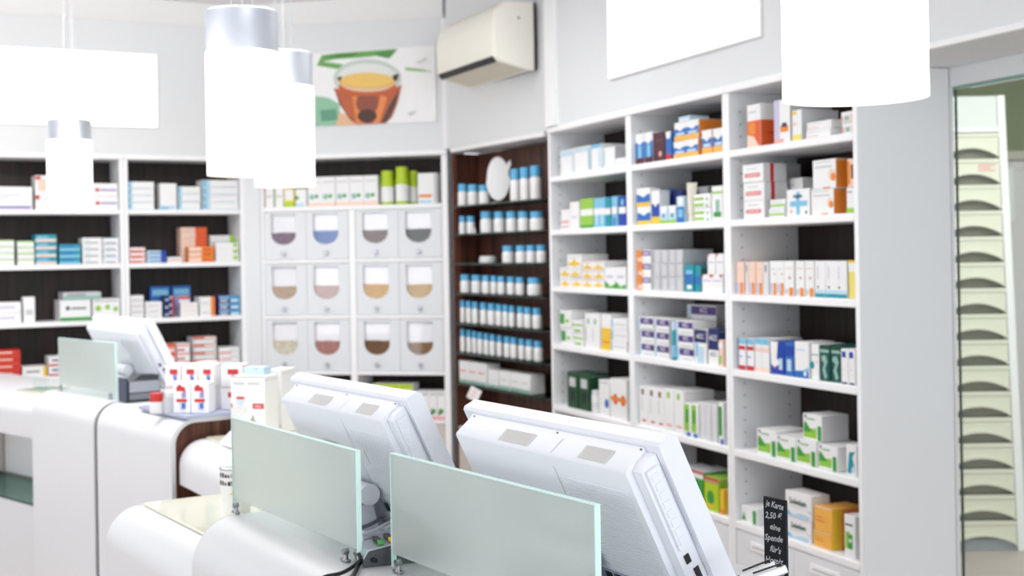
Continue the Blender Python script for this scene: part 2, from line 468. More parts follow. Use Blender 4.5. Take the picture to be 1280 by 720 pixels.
def carton_mesh(w, d, h, base, deco, name='carton', side=None, top=None):
    b = MB()
    fm = {}
    if side: fm['r'] = C(side)
    if top: fm['t'] = C(top)
    b.box(-w / 2, w / 2, 0, d, 0, h, C(base), min(.0012, w * .03, h * .03), fm)
    e0 = .0004
    for qi, q in enumerate(deco):
        e = e0 * (1 + .3 * qi)
        if q[0] == 't':        # lettering
            _, s_, x, z, hh, k = q[:6]
            b.text(s_, C(k), Matrix.Translation((-w / 2 + x * w, -e0 * (len(deco) + 3) * .3 - e0, z * h)), hh * h, width=w * (q[6] if len(q) > 6 else .8), bold=.0004)
        elif q[0] == 'c':      # round mark
            _, x, z, r, k = q
            r *= min(w, h)
            b.flat([(-w / 2 + x * w + r * math.cos(a), -e, z * h + r * math.sin(a)) for a in [2 * PI * i / 14 for i in range(14)]], C(k))
        elif q[0] == 'p':      # free outline
            b.flat([(-w / 2 + x * w, -e, z * h) for x, z in q[1]], C(q[2]))
        elif q[0] == 's':      # patch on the right-hand side: depth and height fractions
            _, y0, z0, y1, z1, k = q
            b.flat([(w / 2 + e, y0 * d, z0 * h), (w / 2 + e, y1 * d, z0 * h), (w / 2 + e, y1 * d, z1 * h), (w / 2 + e, y0 * d, z1 * h)], C(k))
        else:
            x0, z0, x1, z1, k = q
            b.flat([(-w / 2 + x0 * w, -e, z0 * h), (-w / 2 + x1 * w, -e, z0 * h), (-w / 2 + x1 * w, -e, z1 * h), (-w / 2 + x0 * w, -e, z1 * h)], C(k))
    e = e0
    # tuck flap seams on side and lid
    sm = C('LGY')
    b.flat([(w / 2 + e, d * .04, h * .93), (w / 2 + e, d * .96, h * .93), (w / 2 + e, d * .96, h * .94), (w / 2 + e, d * .04, h * .94)], sm)
    b.flat([(-w * .46, d * .12, h + e), (w * .46, d * .12, h + e), (w * .46, d * .13, h + e), (-w * .46, d * .13, h + e)], sm)
    return b.mesh(name)

def bottle_meshes(w, h, body, cap, capf=.27, deco=None, shoulder=True):
    r = w / 2
    b = MB(); hb = h * (1 - capf)
    prof = [(r * .92, 0), (r, r * .1), (r, hb - r * .25), (r * .82, hb - r * .04), (r * .8, hb - .0005)] if shoulder else [(r * .95, 0), (r, .003), (r, hb - .0006)]
    b.lathe(prof, 24, C(body, .35))
    if deco:
        b.lathe([(r * 1.006, hb * deco[0]), (r * 1.006, hb * deco[1])], 24, C(deco[2]))
    c = MB(); rc = r * .93
    pts = []
    for i in range(40):
        a = 2 * PI * i / 40; rr = rc * (1 if i % 2 else .965)
        pts.append((rr * math.cos(a), rr * math.sin(a)))
    c.prism(pts, 'z', hb, h - .002, C(cap, .35), False)
    c.lathe([(rc * .96, h - .002), (rc * .9, h), (0, h)], 24, C(cap, .35))
    return b.mesh('bottle'), c.mesh('cap')

def tube_mesh(w, h, body, cap):
    """squeeze tube standing on its cap: oval cap, body flattening to the crimp"""
    b, c = MB(), MB(); seg = 20
    hc = h * .22; rings = []
    for i in range(6):
        t = i / 5
        rx, ry = w / 2 * (.86 + .14 * t), w / 2 * (.8 * (1 - t) + .06)
        rings.append([(rx * math.cos(2 * PI * k / seg), ry * math.sin(2 * PI * k / seg), hc + (h - hc) * t) for k in range(seg)])
    for i in range(5):
        b.add(rings[i] + rings[i + 1], [[k, (k + 1) % seg, seg + (k + 1) % seg, seg + k] for k in range(seg)], C(body, .35), True)
    b.flat(rings[0], C(body, .35)); b.flat(rings[-1], C(body, .35))
    c.lathe([(w * .36, 0), (w * .38, .003), (w * .36, hc - .0005)], seg, C(cap, .35))
    return b.mesh('squeeze_tube'), c.mesh('cap')

PLACED = {}
def I(sh, x0, x1, yt, base, deco, desc, rows=1, cols=1, d=.13, yo=.014, b=None, kind='carton', side=None, top=None, jit=True, **kw):
    """stock item(s) whose front fills x0..x1 of the photograph on that shelf; rows x cols of them"""
    fr, lo, hi, zs = SH[sh]
    ym = fr.on((x0 + x1) / 2, yt, yo)[1]
    yref = 320 if b is None else b
    py = (yt * 2 + 30) / 2
    u0, u1 = fr.on(x0, py, yo)[0], fr.on(x1, py, yo)[0]
    if kind == 'carton': u0, u1 = max(u0, lo + .002), min(u1, hi - .002)
    z0 = zs + .0006 if b is None else fr.on((x0 + x1) / 2, b, yo)[1]
    if kw.get('on'): z0 = PLACED[kw['on']] + .0008
    H = (ym - z0) / rows; W = (u1 - u0) / cols
    if H < .01 or W < .006: print('SMALL', desc, sh, H, W)
    meshes = None
    for c in range(cols):
        for r in range(rows):
            h, w = H - .0008, W - .0022
            jx = random.uniform(-.0006, .0006); jy = random.uniform(0, .006) if jit else 0
            loc = fr.w(u0 + W * (c + .5) + jx, yo + jy, z0 + H * r)
            if kind == 'carton':
                if meshes is None: meshes = carton_mesh(w, d, h, base, deco, side=side, top=top)
                o = bpy.data.objects.new(kw.get('name', 'medicine_carton'), meshes); col.objects.link(o)
                cat = 'carton'
            elif kind == 'bottle':
                dia = (x1 - x0) / cols * (fr.w((u0 + u1) / 2, yo).y) / F * kw.get('fat', .97)
                if meshes is None: meshes = bottle_meshes(dia, h, base, kw['cap'], kw.get('capf', .27), deco or None, kw.get('shoulder', True))
                o = bpy.data.objects.new('bottle', meshes[0]); col.objects.link(o)
                k = bpy.data.objects.new('cap', meshes[1]); col.objects.link(k); k.parent = o
                loc = fr.w(u0 + W * (c + .5) + jx, yo + dia / 2 + jy, z0 + H * r); cat = 'bottle'
            else:
                dia = (x1 - x0) * (fr.w((u0 + u1) / 2, yo).y) / F
                if meshes is None: meshes = tube_mesh(dia, h, base, kw['cap'])
                o = bpy.data.objects.new('squeeze_tube', meshes[0]); col.objects.link(o)
                k = bpy.data.objects.new('cap', meshes[1]); col.objects.link(k); k.parent = o
                loc = fr.w(u0 + W * (c + .5), yo + dia / 2, z0 + H * r); cat = 'tube'
            o.location = loc; o.rotation_euler = (0, 0, (fr.ang if kind != 'tube' else -.3) + (random.uniform(-.004, .004) if jit else 0))
            o['category'] = kw.get('cat', cat)
            REG.append(dict(o=o, desc=desc, sh=sh, x=loc, u=u0 + W * (c + .5), r=r, rows=rows))
    PLACED[sh + desc] = z0 + H * rows - .0008

def finish_labels():
    by = {}
    for q in REG: by.setdefault((q['desc'], q['sh']), []).append(q)
    seen = {}
    for (desc, sh), qs in by.items():
        cols = []
        for u in sorted(q['u'] for q in qs):
            if not cols or u - cols[-1] > .008: cols.append(u)
        for q in qs:
            i = min(range(len(cols)), key=lambda k: abs(cols[k] - q['u'])); n = len(cols)
            colw = '' if n == 1 else (('left', 'right')[i] if n == 2 else ('left', 'middle', 'right')[i] if n == 3 else ('leftmost' if i == 0 else 'rightmost' if i == n - 1 else ORD[i]))
            rw = '' if q['rows'] == 1 else ('bottom' if q['r'] == 0 else 'top' if q['r'] == q['rows'] - 1 else 'middle' if q['rows'] == 3 else '%s-lowest' % ORD[q['r']])
            s = SHELF_TXT[sh]
            if rw and colw: L = '%s, %s of %s stack on %s' % (desc, rw, colw, s)
            elif rw: L = '%s, %s of stack on %s' % (desc, rw, s)
            elif colw:
                L = '%s, %s on %s' % (desc, colw if n < 4 or i in (0, n - 1) else colw + ' from left', s)
            else: L = '%s on %s' % (desc, s)
            if len(L.split()) > 16: print('LONG', len(L.split()), L)
            if L in seen: print('DUP', L)
            seen[L] = 1
            q['o']['label'] = L
            if len(qs) > 1: q['o']['group'] = '%s on %s' % (desc, s)

def lines(k='GY', n=2, x0=.14, x1=.78, z=.62): return [(x0, z - .13 * i, x1 - .2 * (i % 2), z + .05 - .13 * i, k) for i in range(n)]

# --- leftmost bay
I('L00', -30, 41, 233, 'W', [(.05, .03, .97, .16, 'MV')] + lines('LGY'), 'wide white carton with violet foot', d=.2)
I('L00', 44, 62, 219, 'W', [(0, .3, .3, .42, 'RD'), (.2, .55, .8, .9, 'PE'), (0, .88, .4, .97, 'RD')], 'upright white carton with red marks')
I('L00', 63, 114, 230, 'W', [(.1, .4, .5, .6, 'LV')], 'white carton hidden behind hanging lamp', d=.15)
I('L00', 116, 151, 229, 'W', [(.1, .38, .26, .62, 'RD'), (.3, .42, .95, .56, 'MV')], 'white carton with lilac stripe', rows=2, d=.18)
I('L01', -25, 18, 300, 'W', [(.0, .8, 1, .95, 'LG'), (.1, .2, .9, .3, 'LGY')], 'wide white carton with pale green line', rows=4)
I('L01', 22, 43, 301, 'W', [(.0, .75, 1, .95, 'LG'), (.1, .2, .9, .3, 'LGY')], 'white carton with pale green line', rows=4)
I('L01', 44, 71, 293, 'TL', [(0, 0, 1, .45, 'LGY'), (.1, .1, .9, .3, 'PE'), (.08, .55, .6, .8, 'LB')], 'teal and grey carton', rows=4)
I('L01', 74, 101, 305, 'TL', [(0, .0, 1, .4, 'LB'), (.1, .55, .7, .8, 'BL')], 'teal and light blue carton', rows=3)
I('L01', 103, 128, 297, 'W', [(.1, .15, .8, .35, 'GY'), (.1, .6, .4, .8, 'PB')], 'white carton with grey type', rows=4)
I('L01', 129, 152, 297, 'W', [(.1, .15, .8, .35, 'GY'), (.0, .85, .9, 1, 'PB')], 'white carton with bluish top edge', rows=4)
I('L02', -28, 27, 378, 'W', [(.3, .4, .85, .62, 'LV'), (.0, .4, .2, .6, 'PB')], 'long white carton with lilac type', rows=2)
I('L02', 29, 44, 371, 'W', [(.2, .3, .8, .5, 'LGY')], 'narrow upright white carton', d=.08)
I('L02', 75, 114, 375, 'W', [(0, 0, 1, .18, 'GR'), ('c', .25, .62, .1, 'DG'), (.36, .55, .85, .66, 'GY')], 'white carton with green foot band', d=.2)
I('L02', 79, 127, 365, 'LGY', [(0, .0, 1, .5, 'MG'), (.1, .55, .6, .8, 'GY')], 'flat grey-green carton', on='L02white carton with green foot band', d=.16)
I('L02', 116, 153, 373, 'W', [('c', .2, .55, .14, 'LG'), ('c', .55, .6, .12, 'LG'), ('c', .85, .5, .12, 'LG'), (.05, .85, .95, .95, 'LGY')], 'white carton with green leaf print', d=.16)
I('L03', -25, 26, 438, 'RD', [(.1, .55, .8, .75, 'PE'), (.0, .0, 1, .12, 'DO')], 'red carton with pale print', rows=4, d=.16)
I('L03', 28, 59, 458, 'W', [(.85, 0, 1, 1, 'YE'), (.15, .4, .7, .6, 'GY')], 'flat white carton with yellow end')
I('L03', 61, 100, 445, 'W', [(0, .0, 1, .2, 'RD'), (.1, .5, .6, .7, 'PU')], 'white carton with red foot line', rows=2)
I('L03', 101, 151, 446, 'W', [(.1, .4, .7, .55, 'PB')], 'pale carton hidden behind frosted panel', d=.15)
# --- second bay
LBD = [(0, 0, .16, 1, 'PB'), (0, .1, .1, .9, 'LB'), (.16, .02, .9, .12, 'PB')]
I('L10', 160, 193, 227, 'W', LBD, 'white and light blue carton', rows=4)
I('L10', 200, 221, 229, 'W', [(0, 0, .9, .16, 'PB'), (0, .0, .5, .1, 'LB')], 'upright white and pale blue carton', d=.1)
I('L10', 223, 251, 233, 'W', LBD, 'low white and sky blue carton', rows=3)
I('L10', 253, 299, 225, 'W', [(0, 0, .22, 1, 'PB'), (0, .1, .12, .9, 'LB'), (.3, .02, .95, .12, 'PB')], 'wide white and sky blue carton', rows=4)
I('L11', 162, 182, 309, 'PK', [(0, .55, 1, .9, 'W'), (.1, .1, .8, .3, 'RD')], 'pink and white carton', rows=3)
I('L11', 184, 208, 313, 'PB', [(.1, .2, .7, .5, 'BL'), (.72, 0, 1, 1, 'DB')], 'pale blue carton with dark blue end', rows=3)
I('L11', 210, 227, 321, 'W', [(.1, .3, .9, .6, 'PK')], 'small flat white and pink carton')
I('L11', 226, 259, 284, 'PE', [(.55, 0, 1, 1, 'DO'), (.1, .3, .5, .5, 'LGY')], 'cream and orange-red carton', rows=6, yo=.105, d=.1)
I('L11', 236, 268, 308, 'OR', [(0, .1, .5, .9, 'PE'), (.55, .2, .9, .7, 'DO')], 'orange carton with pale end', rows=3, yo=.006, d=.08)
I('L11', 270, 299, 303, 'W', [(.75, .3, .95, .9, 'LG')], 'white carton with lime corner', rows=3, yo=.006, d=.08)
I('L11', 263, 296, 294, 'W2', [(.8, 0, 1, 1, 'LG')], 'white carton with lime end, behind', rows=4, yo=.1, d=.1)
I('L12', 162, 180, 369, 'W', [(.1, .1, .9, .3, 'LGY'), (0, .9, .9, 1, 'LGY')], 'white carton with grey lines', rows=4)
I('L12', 182, 203, 377, 'W', [(.1, .2, .8, .4, 'LGY')], 'low white carton', rows=3)
I('L12', 205, 217, 369, 'NV', [(.1, .3, .5, .5, 'PB'), (.6, .6, .9, .8, 'W'), (.85, 0, 1, 1, 'RD')], 'navy carton with red edge', rows=3, d=.08)
I('L12', 219, 238, 370, 'W', [(0, .7, 1, .95, 'RD'), (0, .0, .25, 1, 'MV')], 'white carton with red top line', rows=2, yo=.10, d=.07)
I('L12', 188, 213, 358, 'BL', [(.0, .0, 1, .25, 'DB'), (.1, .7, .9, .9, 'LB')], 'blue carton with dark foot', yo=.16, d=.08)
I('L12', 215, 239, 357, 'BL', [(.0, .0, 1, .25, 'DB'), (.1, .7, .9, .9, 'LB')], 'blue carton with dark foot', yo=.19, d=.05)
I('L12', 226, 248, 378, 'W', [(.1, .2, .8, .4, 'PE')], 'white carton with peach line', rows=3, d=.07)
I('L12', 250, 269, 371, 'W', [(.72, 0, 1, 1, 'OR'), (.1, .3, .6, .45, 'LGY')], 'white carton with orange end', rows=2)
I('L12', 274, 287, 369, 'PU', [(0, .5, 1, .85, 'LB'), (.1, .1, .8, .3, 'W')], 'violet and blue carton', rows=3)
I('L12', 288, 300, 369, 'LB', [(0, .6, 1, .9, 'BL'), (.1, .1, .8, .3, 'W')], 'bright blue carton', rows=3)
I('L13', 203, 220, 430, 'PK', [(0, .6, 1, 1, 'DO'), (.1, .1, .9, .3, 'W')], 'pink carton with red top', rows=3)
I('L13', 221, 238, 429, 'W', [(0, .6, 1, .9, 'PK'), (0, .1, .6, .3, 'RD')], 'white carton with pink stripe', rows=3)
I('L13', 241, 271, 421, 'LGY', [(0, .75, 1, 1, 'PE'), (0, .75, .5, 1, 'DO'), (.1, .2, .9, .5, 'W')], 'grey carton with orange edge', rows=4)
I('L13', 274, 300, 434, 'W', [(0, .0, .6, .3, 'PK'), (.5, .4, .9, .6, 'LGY')], 'white and pink carton', rows=3)
# --- shelf above the tea drawers
I('C0', 329, 342, 234, 'W', [(.0, 0, .1, 1, 'PK'), (.2, .5, .8, .6, 'LGY')], 'slim white carton with pink edge', d=.1)
I('C0', 343, 354, 234, 'W', [(.0, 0, .1, 1, 'LG'), (.2, .5, .8, .6, 'LGY')], 'slim white carton with green edge', d=.1)
I('C0', 355, 368, 236, 'PY', [(0, 0, 1, .3, 'LM'), (.1, .4, .9, .95, 'W')], 'yellow-green carton with white panel', d=.1)
I('C0', 369, 383, 236, 'W', [(.0, 0, .8, .2, 'PB'), (0, .4, .3, .6, 'GR')], 'white carton with pale blue foot', d=.1)
I('C0', 384, 472, 220, 'W', [(0, 0, 1, .12, 'PE'), ('c', .3, .32, .2, 'MG'), ('c', .65, .34, .14, 'GR'), (.1, .8, .9, .84, 'LGY')], 'white carton with green herb print', cols=5, d=.12)
I('C0', 473, 490, 213, 'LM', [.12, .75, 'W'], 'lime and white bottle', kind='bottle', cap='LM', capf=.3, shoulder=False)
I('C0', 491, 508, 208, 'LM', [.12, .75, 'W'], 'lime and white bottle', kind='bottle', cap='LM', capf=.3, shoulder=False)
I('C0', 508, 521, 213, 'LM', [.12, .75, 'W'], 'lime and white bottle', kind='bottle', cap='LM', capf=.3, yo=.1, shoulder=False)
I('C0', 522, 546, 216, 'W', [(.05, .2, .75, .3, 'OR'), (.05, 0, .75, .12, 'PB'), (.85, 0, 1, 1, 'LGY')], 'large white carton with orange line', d=.13)
I('C4', 517, 556, 489, 'W', [(0, 0, 1, .12, 'PK'), ('c', .5, .3, .35, 'GR'), ('c', .3, .22, .2, 'BR'), (.1, .85, .9, .95, 'LGY')], 'white carton with green and brown herb print', cols=4, d=.12)
I('C4', 464, 516, 480, 'W', [(0, .85, 1, 1, 'LM'), (0, 0, 1, .12, 'PK'), ('c', .5, .3, .35, 'GR')], 'white carton with lime top edge', cols=3, d=.12)
# --- glass shelves: white bottles with blue caps
def bottles(sh, spans, yts, desc='white bottle with blue cap'):
    for i, (a, b) in enumerate(spans):
        yt = yts[0] + (yts[1] - yts[0]) * (i / max(1, len(spans) - 1))
        I(sh, a, b, yt, 'BW', [.06, .7, 'BW'], desc, kind='bottle', cap='CB', capf=.32, yo=.03, fat=1.2)
bottles('S0', [(567.5, 578), (578, 590), (592, 604)], (230, 231))
bottles('S0', [(632, 643), (644, 655), (656, 668)], (211, 207), 'tall white bottle with blue cap')
bottles('S1', [(570.5, 578), (579, 588)], (270, 270)); bottles('S1', [(593, 608), (611, 624), (626, 639), (641, 654), (655, 671)], (264, 264))
bottles('S2', [(621, 635), (639, 652), (653, 664), (665, 676)], (307, 306))
bottles('S3', [(570, 582), (584, 596), (598, 608), (609, 617), (618, 627), (628, 638), (639, 649), (652, 668)], (343, 347))
bottles('S4', [(571.5, 577.5), (578.5, 585.5), (586.5, 594), (595, 604), (605, 615), (616, 624), (625, 632), (633, 640), (641, 650), (651, 660), (661, 671)], (375, 385))
bottles('S5', [(572, 578), (579, 585.5), (586.5, 592.5), (593, 600), (601, 608), (609, 616), (617, 624), (625, 634), (635, 643), (644, 652), (653, 662), (663, 673)], (411, 426))
I('S6', 567, 607, 452, 'W', [(0, 0, 1, .15, 'MG'), (.1, .5, .8, .6, 'PK')], 'white carton with pink type', cols=3, d=.08, yo=.02)
I('S6', 609, 622, 462, 'W', [(0, 0, 1, .15, 'MG')], 'narrow white carton with green foot', d=.08, yo=.02)
I('S6', 624, 663, 466, 'W', [(0, 0, 1, .2, 'MG'), (.15, .5, .8, .56, 'LGY')], 'white carton with green foot', cols=3, d=.08, yo=.02)
# small white pots
I('S2', 588, 612, 320, 'W', None, 'low white pot', kind='bottle', cap='W', capf=.4, yo=.03, shoulder=False)
I('S1', 589, 592.5, 285, 'W', None, 'tiny white pot', kind='bottle', cap='W2', capf=.3, yo=.03, shoulder=False)
# --- far right-wall bay
I('R10', 699, 716, 187, 'W', [(.05, .75, .95, .95, 'PB'), (.9, .1, 1, .9, 'PB')], 'white carton with pale blue top')
I('R10', 717, 737, 183, 'W', [(.05, .8, .95, .97, 'PB'), (.9, .1, 1, .9, 'LB')], 'larger white carton with pale blue edges')
I('R10', 738, 751, 180, 'W', [(.0, .85, 1, 1, 'LB'), (.7, .1, .9, .8, 'PB')], 'tall white carton with blue stripe')
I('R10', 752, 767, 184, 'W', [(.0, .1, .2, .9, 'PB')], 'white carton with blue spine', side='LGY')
I('R10', 768, 781, 197, 'W', [(.1, .4, .8, .5, 'LGY')], 'small white carton by the post')
I('R11', 700, 711, 262, 'W', [(.1, .3, .9, .45, 'PK'), (.1, .1, .9, .15, 'RD')], 'white carton with red lines')
I('R11', 712, 723, 252, 'W', [(.2, .4, .8, .46, 'LV')], 'plain tall white carton')
WB = [(0, .42, 1, .64, 'W')]
I('R11', 724, 740, 248, 'LG', WB + [(0, .0, 1, .1, 'GR')], 'green carton with white band')
I('R11', 741, 755, 247, 'LB', WB + [(.3, .1, .7, .4, 'PB')], 'sky blue carton with white band', cols=2)
I('R11', 756, 763, 247, 'TL', WB, 'teal carton with white band')
I('R11', 764, 771, 245, 'LB', WB + [(.3, .0, .7, .3, 'BL')], 'light blue carton with white band')
I('R11', 772, 781, 245, 'DB', WB + [(.3, .7, .7, .9, 'LB')], 'dark blue carton with white band')
YD = [('c', .5, .35, .34, 'YE'), (.1, .12, .9, .4, 'YE'), (.1, .7, .9, .85, 'W2')]
I('R12', 699, 726, 334, 'W', YD, 'white carton with yellow mark', rows=2, cols=2)
I('R12', 708, 725.5, 318, 'W', YD, 'white carton with yellow mark, crowning pile', on='R12white carton with yellow mark')
I('R12', 727, 754, 326, 'W', YD + [(0, .9, 1, 1, 'PE')], 'white carton with yellow spots', rows=3, cols=2)
I('R12', 755, 782, 334, 'W', [('p', [(0, 0), (1, 0), (1, .22), (.5, .12), (0, .38)], 'GR'), (.2, .5, .8, .62, 'LV'), (.25, .05, .8, .12, 'LG')], 'white carton with green wave foot', cols=2)
I('R13', 700, 714, 388, 'W', [(.0, .2, .4, .8, 'GR'), (.5, .3, .8, .5, 'LG')], 'white carton with green end', rows=2)
I('R13', 715, 728, 400, 'W', [(0, .55, 1, .7, 'LG'), (.2, .1, .8, .3, 'LG')], 'white carton with lime stripes', rows=2)
I('R13', 730, 749, 392, 'W', [(.3, .7, .6, .85, 'MG'), (.1, .2, .2, .6, 'LGY')], 'upright white carton with faint green mark', cols=2)
I('R13', 750, 762, 393, 'W', [(0, 0, 1, .62, 'YE'), (.1, .2, .9, .25, 'OR')], 'white carton with yellow lower half')
I('R13', 763, 783, 398, 'W', [(0, .1, .1, .9, 'LB'), (.2, .4, .9, .5, 'LGY')], 'white carton with blue left edge', rows=3)
I('R14', 709, 722, 465, 'DG', [(.2, .6, .8, .85, 'LGY'), (.3, .2, .7, .5, 'BK')], 'dark green carton', d=.1)
I('R14', 723, 736, 467, 'DG', [(.2, .6, .8, .85, 'LGY'), (.3, .2, .7, .5, 'BK')], 'dark green carton', d=.1)
I('R14', 733, 747, 488, 'W', [.3, .6, 'W2'], 'small white bottle', kind='bottle', cap='W2', yo=-.0, capf=.2, shoulder=False)
I('R14', 748, 761, 475, 'W', [('c', .75, .35, .2, 'BL'), (.1, .9, .9, .95, 'LGY')], 'white carton with blue dot', d=.1)
I('R14', 762, 783, 474, 'W', [('c', .6, .48, .3, 'DO'), (.0, .44, 1, .54, 'OR')], 'white carton with orange mark', cols=2, d=.1)
# --- middle right-wall bay
BTL = [(0, .0, 1, .2, 'MA'), (.0, .2, 1, .72, 'BL'), (.3, .2, .7, .6, 'LB'), ('p', [(0, 1), (1, 1), (.85, .72), (.5, .62), (.15, .72)], 'W')]
I('R20', 793, 804, 167, 'W', BTL, 'blue carton with wine-red foot')
I('R20', 804.5, 815, 165, 'W', BTL, 'blue carton with wine-red foot')
I('R20', 816, 831, 165, 'MA', [(.2, .7, .8, .75, 'BR'), ('c', .6, .25, .12, 'PK')], 'maroon carton', side='MA', top='MA')
HEART = [(0, 0, 1, .28, 'LO'), (0, .28, 1, .66, 'BL'), (.15, .3, .85, .44, 'PB'), ('p', [(0, 1), (1, 1), (.92, .72), (.5, .52), (.08, .72)], 'W')]
I('R20', 832, 839, 164, 'BL', [('p', [(0, 1), (1, 1), (.8, .75), (.2, .75)], 'W'), (0, 0, 1, .2, 'RD')], 'slim blue carton with white top')
I('R20', 840, 872, 175, 'W', HEART, 'white, blue and orange carton', cols=2, side='OR')
I('R20', 842, 873, 151, 'W', HEART, 'upper white, blue and orange carton', cols=2, side='OR', on='R20white, blue and orange carton')
I('R20', 848, 862, 145, 'PB', [(.1, .1, .9, .4, 'W')], 'small pale blue carton crowning pile', on='R20upper white, blue and orange carton', d=.08)
I('R20', 877, 903, 161, 'W', HEART, 'broad white, blue and orange carton', cols=2, side='OR')
I('R21', 795, 812, 235, 'W', [(0, 0, 1, .22, 'YE'), (0, .22, 1, .66, 'BL'), ('p', [(0, 1), (1, 1), (.9, .7), (.5, .5), (.1, .7)], 'W')], 'white, blue and yellow carton', rows=2, d=.045)
I('R21', 813, 823, 238, 'W', [(0, 0, 1, .22, 'YE'), (0, .22, 1, .6, 'DB'), ('p', [(0, 1), (1, 1), (.9, .7), (.5, .5), (.1, .7)], 'W')], 'tall white, blue and yellow carton', d=.045)
I('R21', 824, 839, 237, 'DB', [(.1, .5, .9, .55, 'NV')], 'deep blue carton in back row', yo=.075, d=.07, top='NV')
I('R21', 840, 852, 237, 'NV', [(.1, .5, .9, .55, 'DB')], 'navy carton in back row', yo=.075, d=.07)
I('R21', 824, 844, 257, 'PB', [(0, 0, 1, .2, 'LG'), ('p', [(0, 1), (1, 1), (.8, .6), (.5, .45), (.2, .6)], 'W'), ('c', .5, .45, .16, 'TL')], 'pale blue carton with white scallop', cols=2, d=.045)
I('R21', 845, 855, 245, 'PB', [(0, .0, 1, .6, 'BL'), (.2, .2, .8, .5, 'LB'), ('c', .5, .82, .3, 'W')], 'upright blue and white carton', d=.045)
I('R21', 853, 866, 228, 'CR', None, 'cream squeeze tube with flat end', kind='tube', cap='CR')
I('R21', 867, 888, 242, 'W', [(0, .55, .6, .75, 'LG'), (0, .1, .6, .3, 'LG'), ('c', .8, .12, .12, 'GR'), ('c', .8, .6, .1, 'GR')], 'white carton with lime print', rows=2, d=.1)
I('R21', 889, 903, 232, 'W', [(.15, .1, .85, .25, 'GR'), (.35, .25, .7, .6, 'MG'), (0, .78, 1, .84, 'LG')], 'tall white carton with green print')
I('R21', 868, 884, 233, 'LGY', [(.1, .3, .8, .5, 'PK')], 'grey-white carton in back row', yo=.15, d=.1)
I('R22', 795, 813, 312, 'W', [(0, 0, .4, 1, 'OR'), (.1, .1, .5, .4, 'PE'), (.4, .55, 1, .92, 'PU'), (.48, .64, .92, .82, 'LV')], 'orange carton with violet logo', rows=3)
I('R22', 815, 852, 312, 'LGY', [(.1, .1, .16, .9, 'GY'), (.6, .1, .66, .9, 'W')], 'grey-white upright carton', rows=3, cols=4)
I('R22', 854, 866, 331, 'TL', [(.1, .3, .9, .7, 'BL'), (.2, .66, .9, .8, 'LB'), (.3, .1, .8, .25, 'W')], 'teal carton with blue panel', side='DT', d=.1)
I('R22', 867, 875, 332, 'TL', [(.1, .3, .9, .6, 'BL')], 'slim teal carton with blue panel', side='DT', d=.1)
I('R22', 876, 903, 343, 'W', [('p', [(0, 1), (.2, 1), (0, .8)], 'RD'), (.1, .62, .9, .7, 'LV'), ('p', [(.7, 1), (1, 1), (.85, .8)], 'RD')], 'white carton with red corners', cols=2)
I('R22', 883, 903, 317, 'W', [('p', [(0, 1), (.3, 1), (0, .8)], 'RD'), (.1, .55, .9, .62, 'LV')], 'upper white carton with red corner', cols=2, on='R22white carton with red corners')
ACC = [(.14, .45, 1, .92, 'PU'), ('t', 'ACC', .58, .7, .4, 'W', .6), (0, .1, .14, .9, 'PB'), (.3, .12, .9, .2, 'LGY')]
I('R23', 798, 816, 396, 'W', ACC, 'white carton with violet lettering', rows=3, d=.1)
I('R23', 817.5, 835, 398, 'W', ACC, 'white carton with violet lettering', rows=3, d=.1)
I('R23', 836, 842.5, 402, 'TL', [.1, .5, 'LB'], 'slim teal bottle with red band', kind='bottle', cap='PB', yo=.0, capf=.22)
I('R23', 845, 866, 401, 'W', ACC, 'broader white carton with violet lettering', rows=3, d=.1)
I('R23', 868, 883, 412, 'W', [(0, .62, 1, 1, 'NV'), ('t', 'ACC', .5, .8, .2, 'W', .8), (.2, .0, .8, .5, 'PB'), (.1, .2, .3, .6, 'LB')], 'navy-topped white carton with blue foot')
I('R23', 884, 897, 411, 'NV', [(0, 0, 1, .42, 'W'), ('t', 'ACC', .5, .75, .2, 'W', .8), ('t', 'ACC', .5, .3, .16, 'PU', .7)], 'navy carton with white foot')
I('R23', 898, 904, 425, 'PE', [(0, .1, .6, .4, 'LG'), (0, .7, 1, .9, 'W')], 'small peach carton beside the post')
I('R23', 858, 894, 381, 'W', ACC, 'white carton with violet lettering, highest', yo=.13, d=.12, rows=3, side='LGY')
I('R24', 798, 829, 484, 'W', [(.3, .78, .6, .92, 'BR'), (.35, .1, .8, .15, 'RD'), (.3, .35, .4, .7, 'LGY')], 'white carton with olive cap mark', cols=3)
I('R24', 830, 853, 487, 'W', [(.3, .78, .6, .92, 'LG'), (.2, .12, .8, .18, 'PK')], 'white carton with lime cap mark', cols=2)
I('R24', 855, 872, 504, 'W', [(0, .15, .7, .95, 'LG'), (.2, .4, .6, .8, 'GR'), (.3, 0, .9, .12, 'BL')], 'white and green carton with blue foot', cols=2)
I('R24', 873, 895, 504, 'W2', [(.1, .1, .2, .9, 'LGY')], 'grey-white carton turned sideways', cols=3)
I('R24', 851, 886, 490, 'W2', [(.1, .3, .8, .4, 'GY')], 'grey-white carton in back row', yo=.15, d=.1, cols=2)
I('R24', 898, 904, 503, 'W', [(0, .2, .7, .9, 'GR'), (.3, 0, 1, .12, 'BL')], 'green and white carton beside the post')
GRN = [(0, .8, 1, .93, 'W'), (0, .93, 1, 1, 'RD'), ('c', .4, .35, .3, 'GR'), ('c', .55, .5, .2, 'DG'), (.1, .05, .9, .12, 'YE')]
I('R25', 838, 855, 584, 'DG', GRN, 'dark green carton with white top', top='LGY')
I('R25', 857, 878, 588, 'GR', GRN, 'green carton with white top', top='LGY')
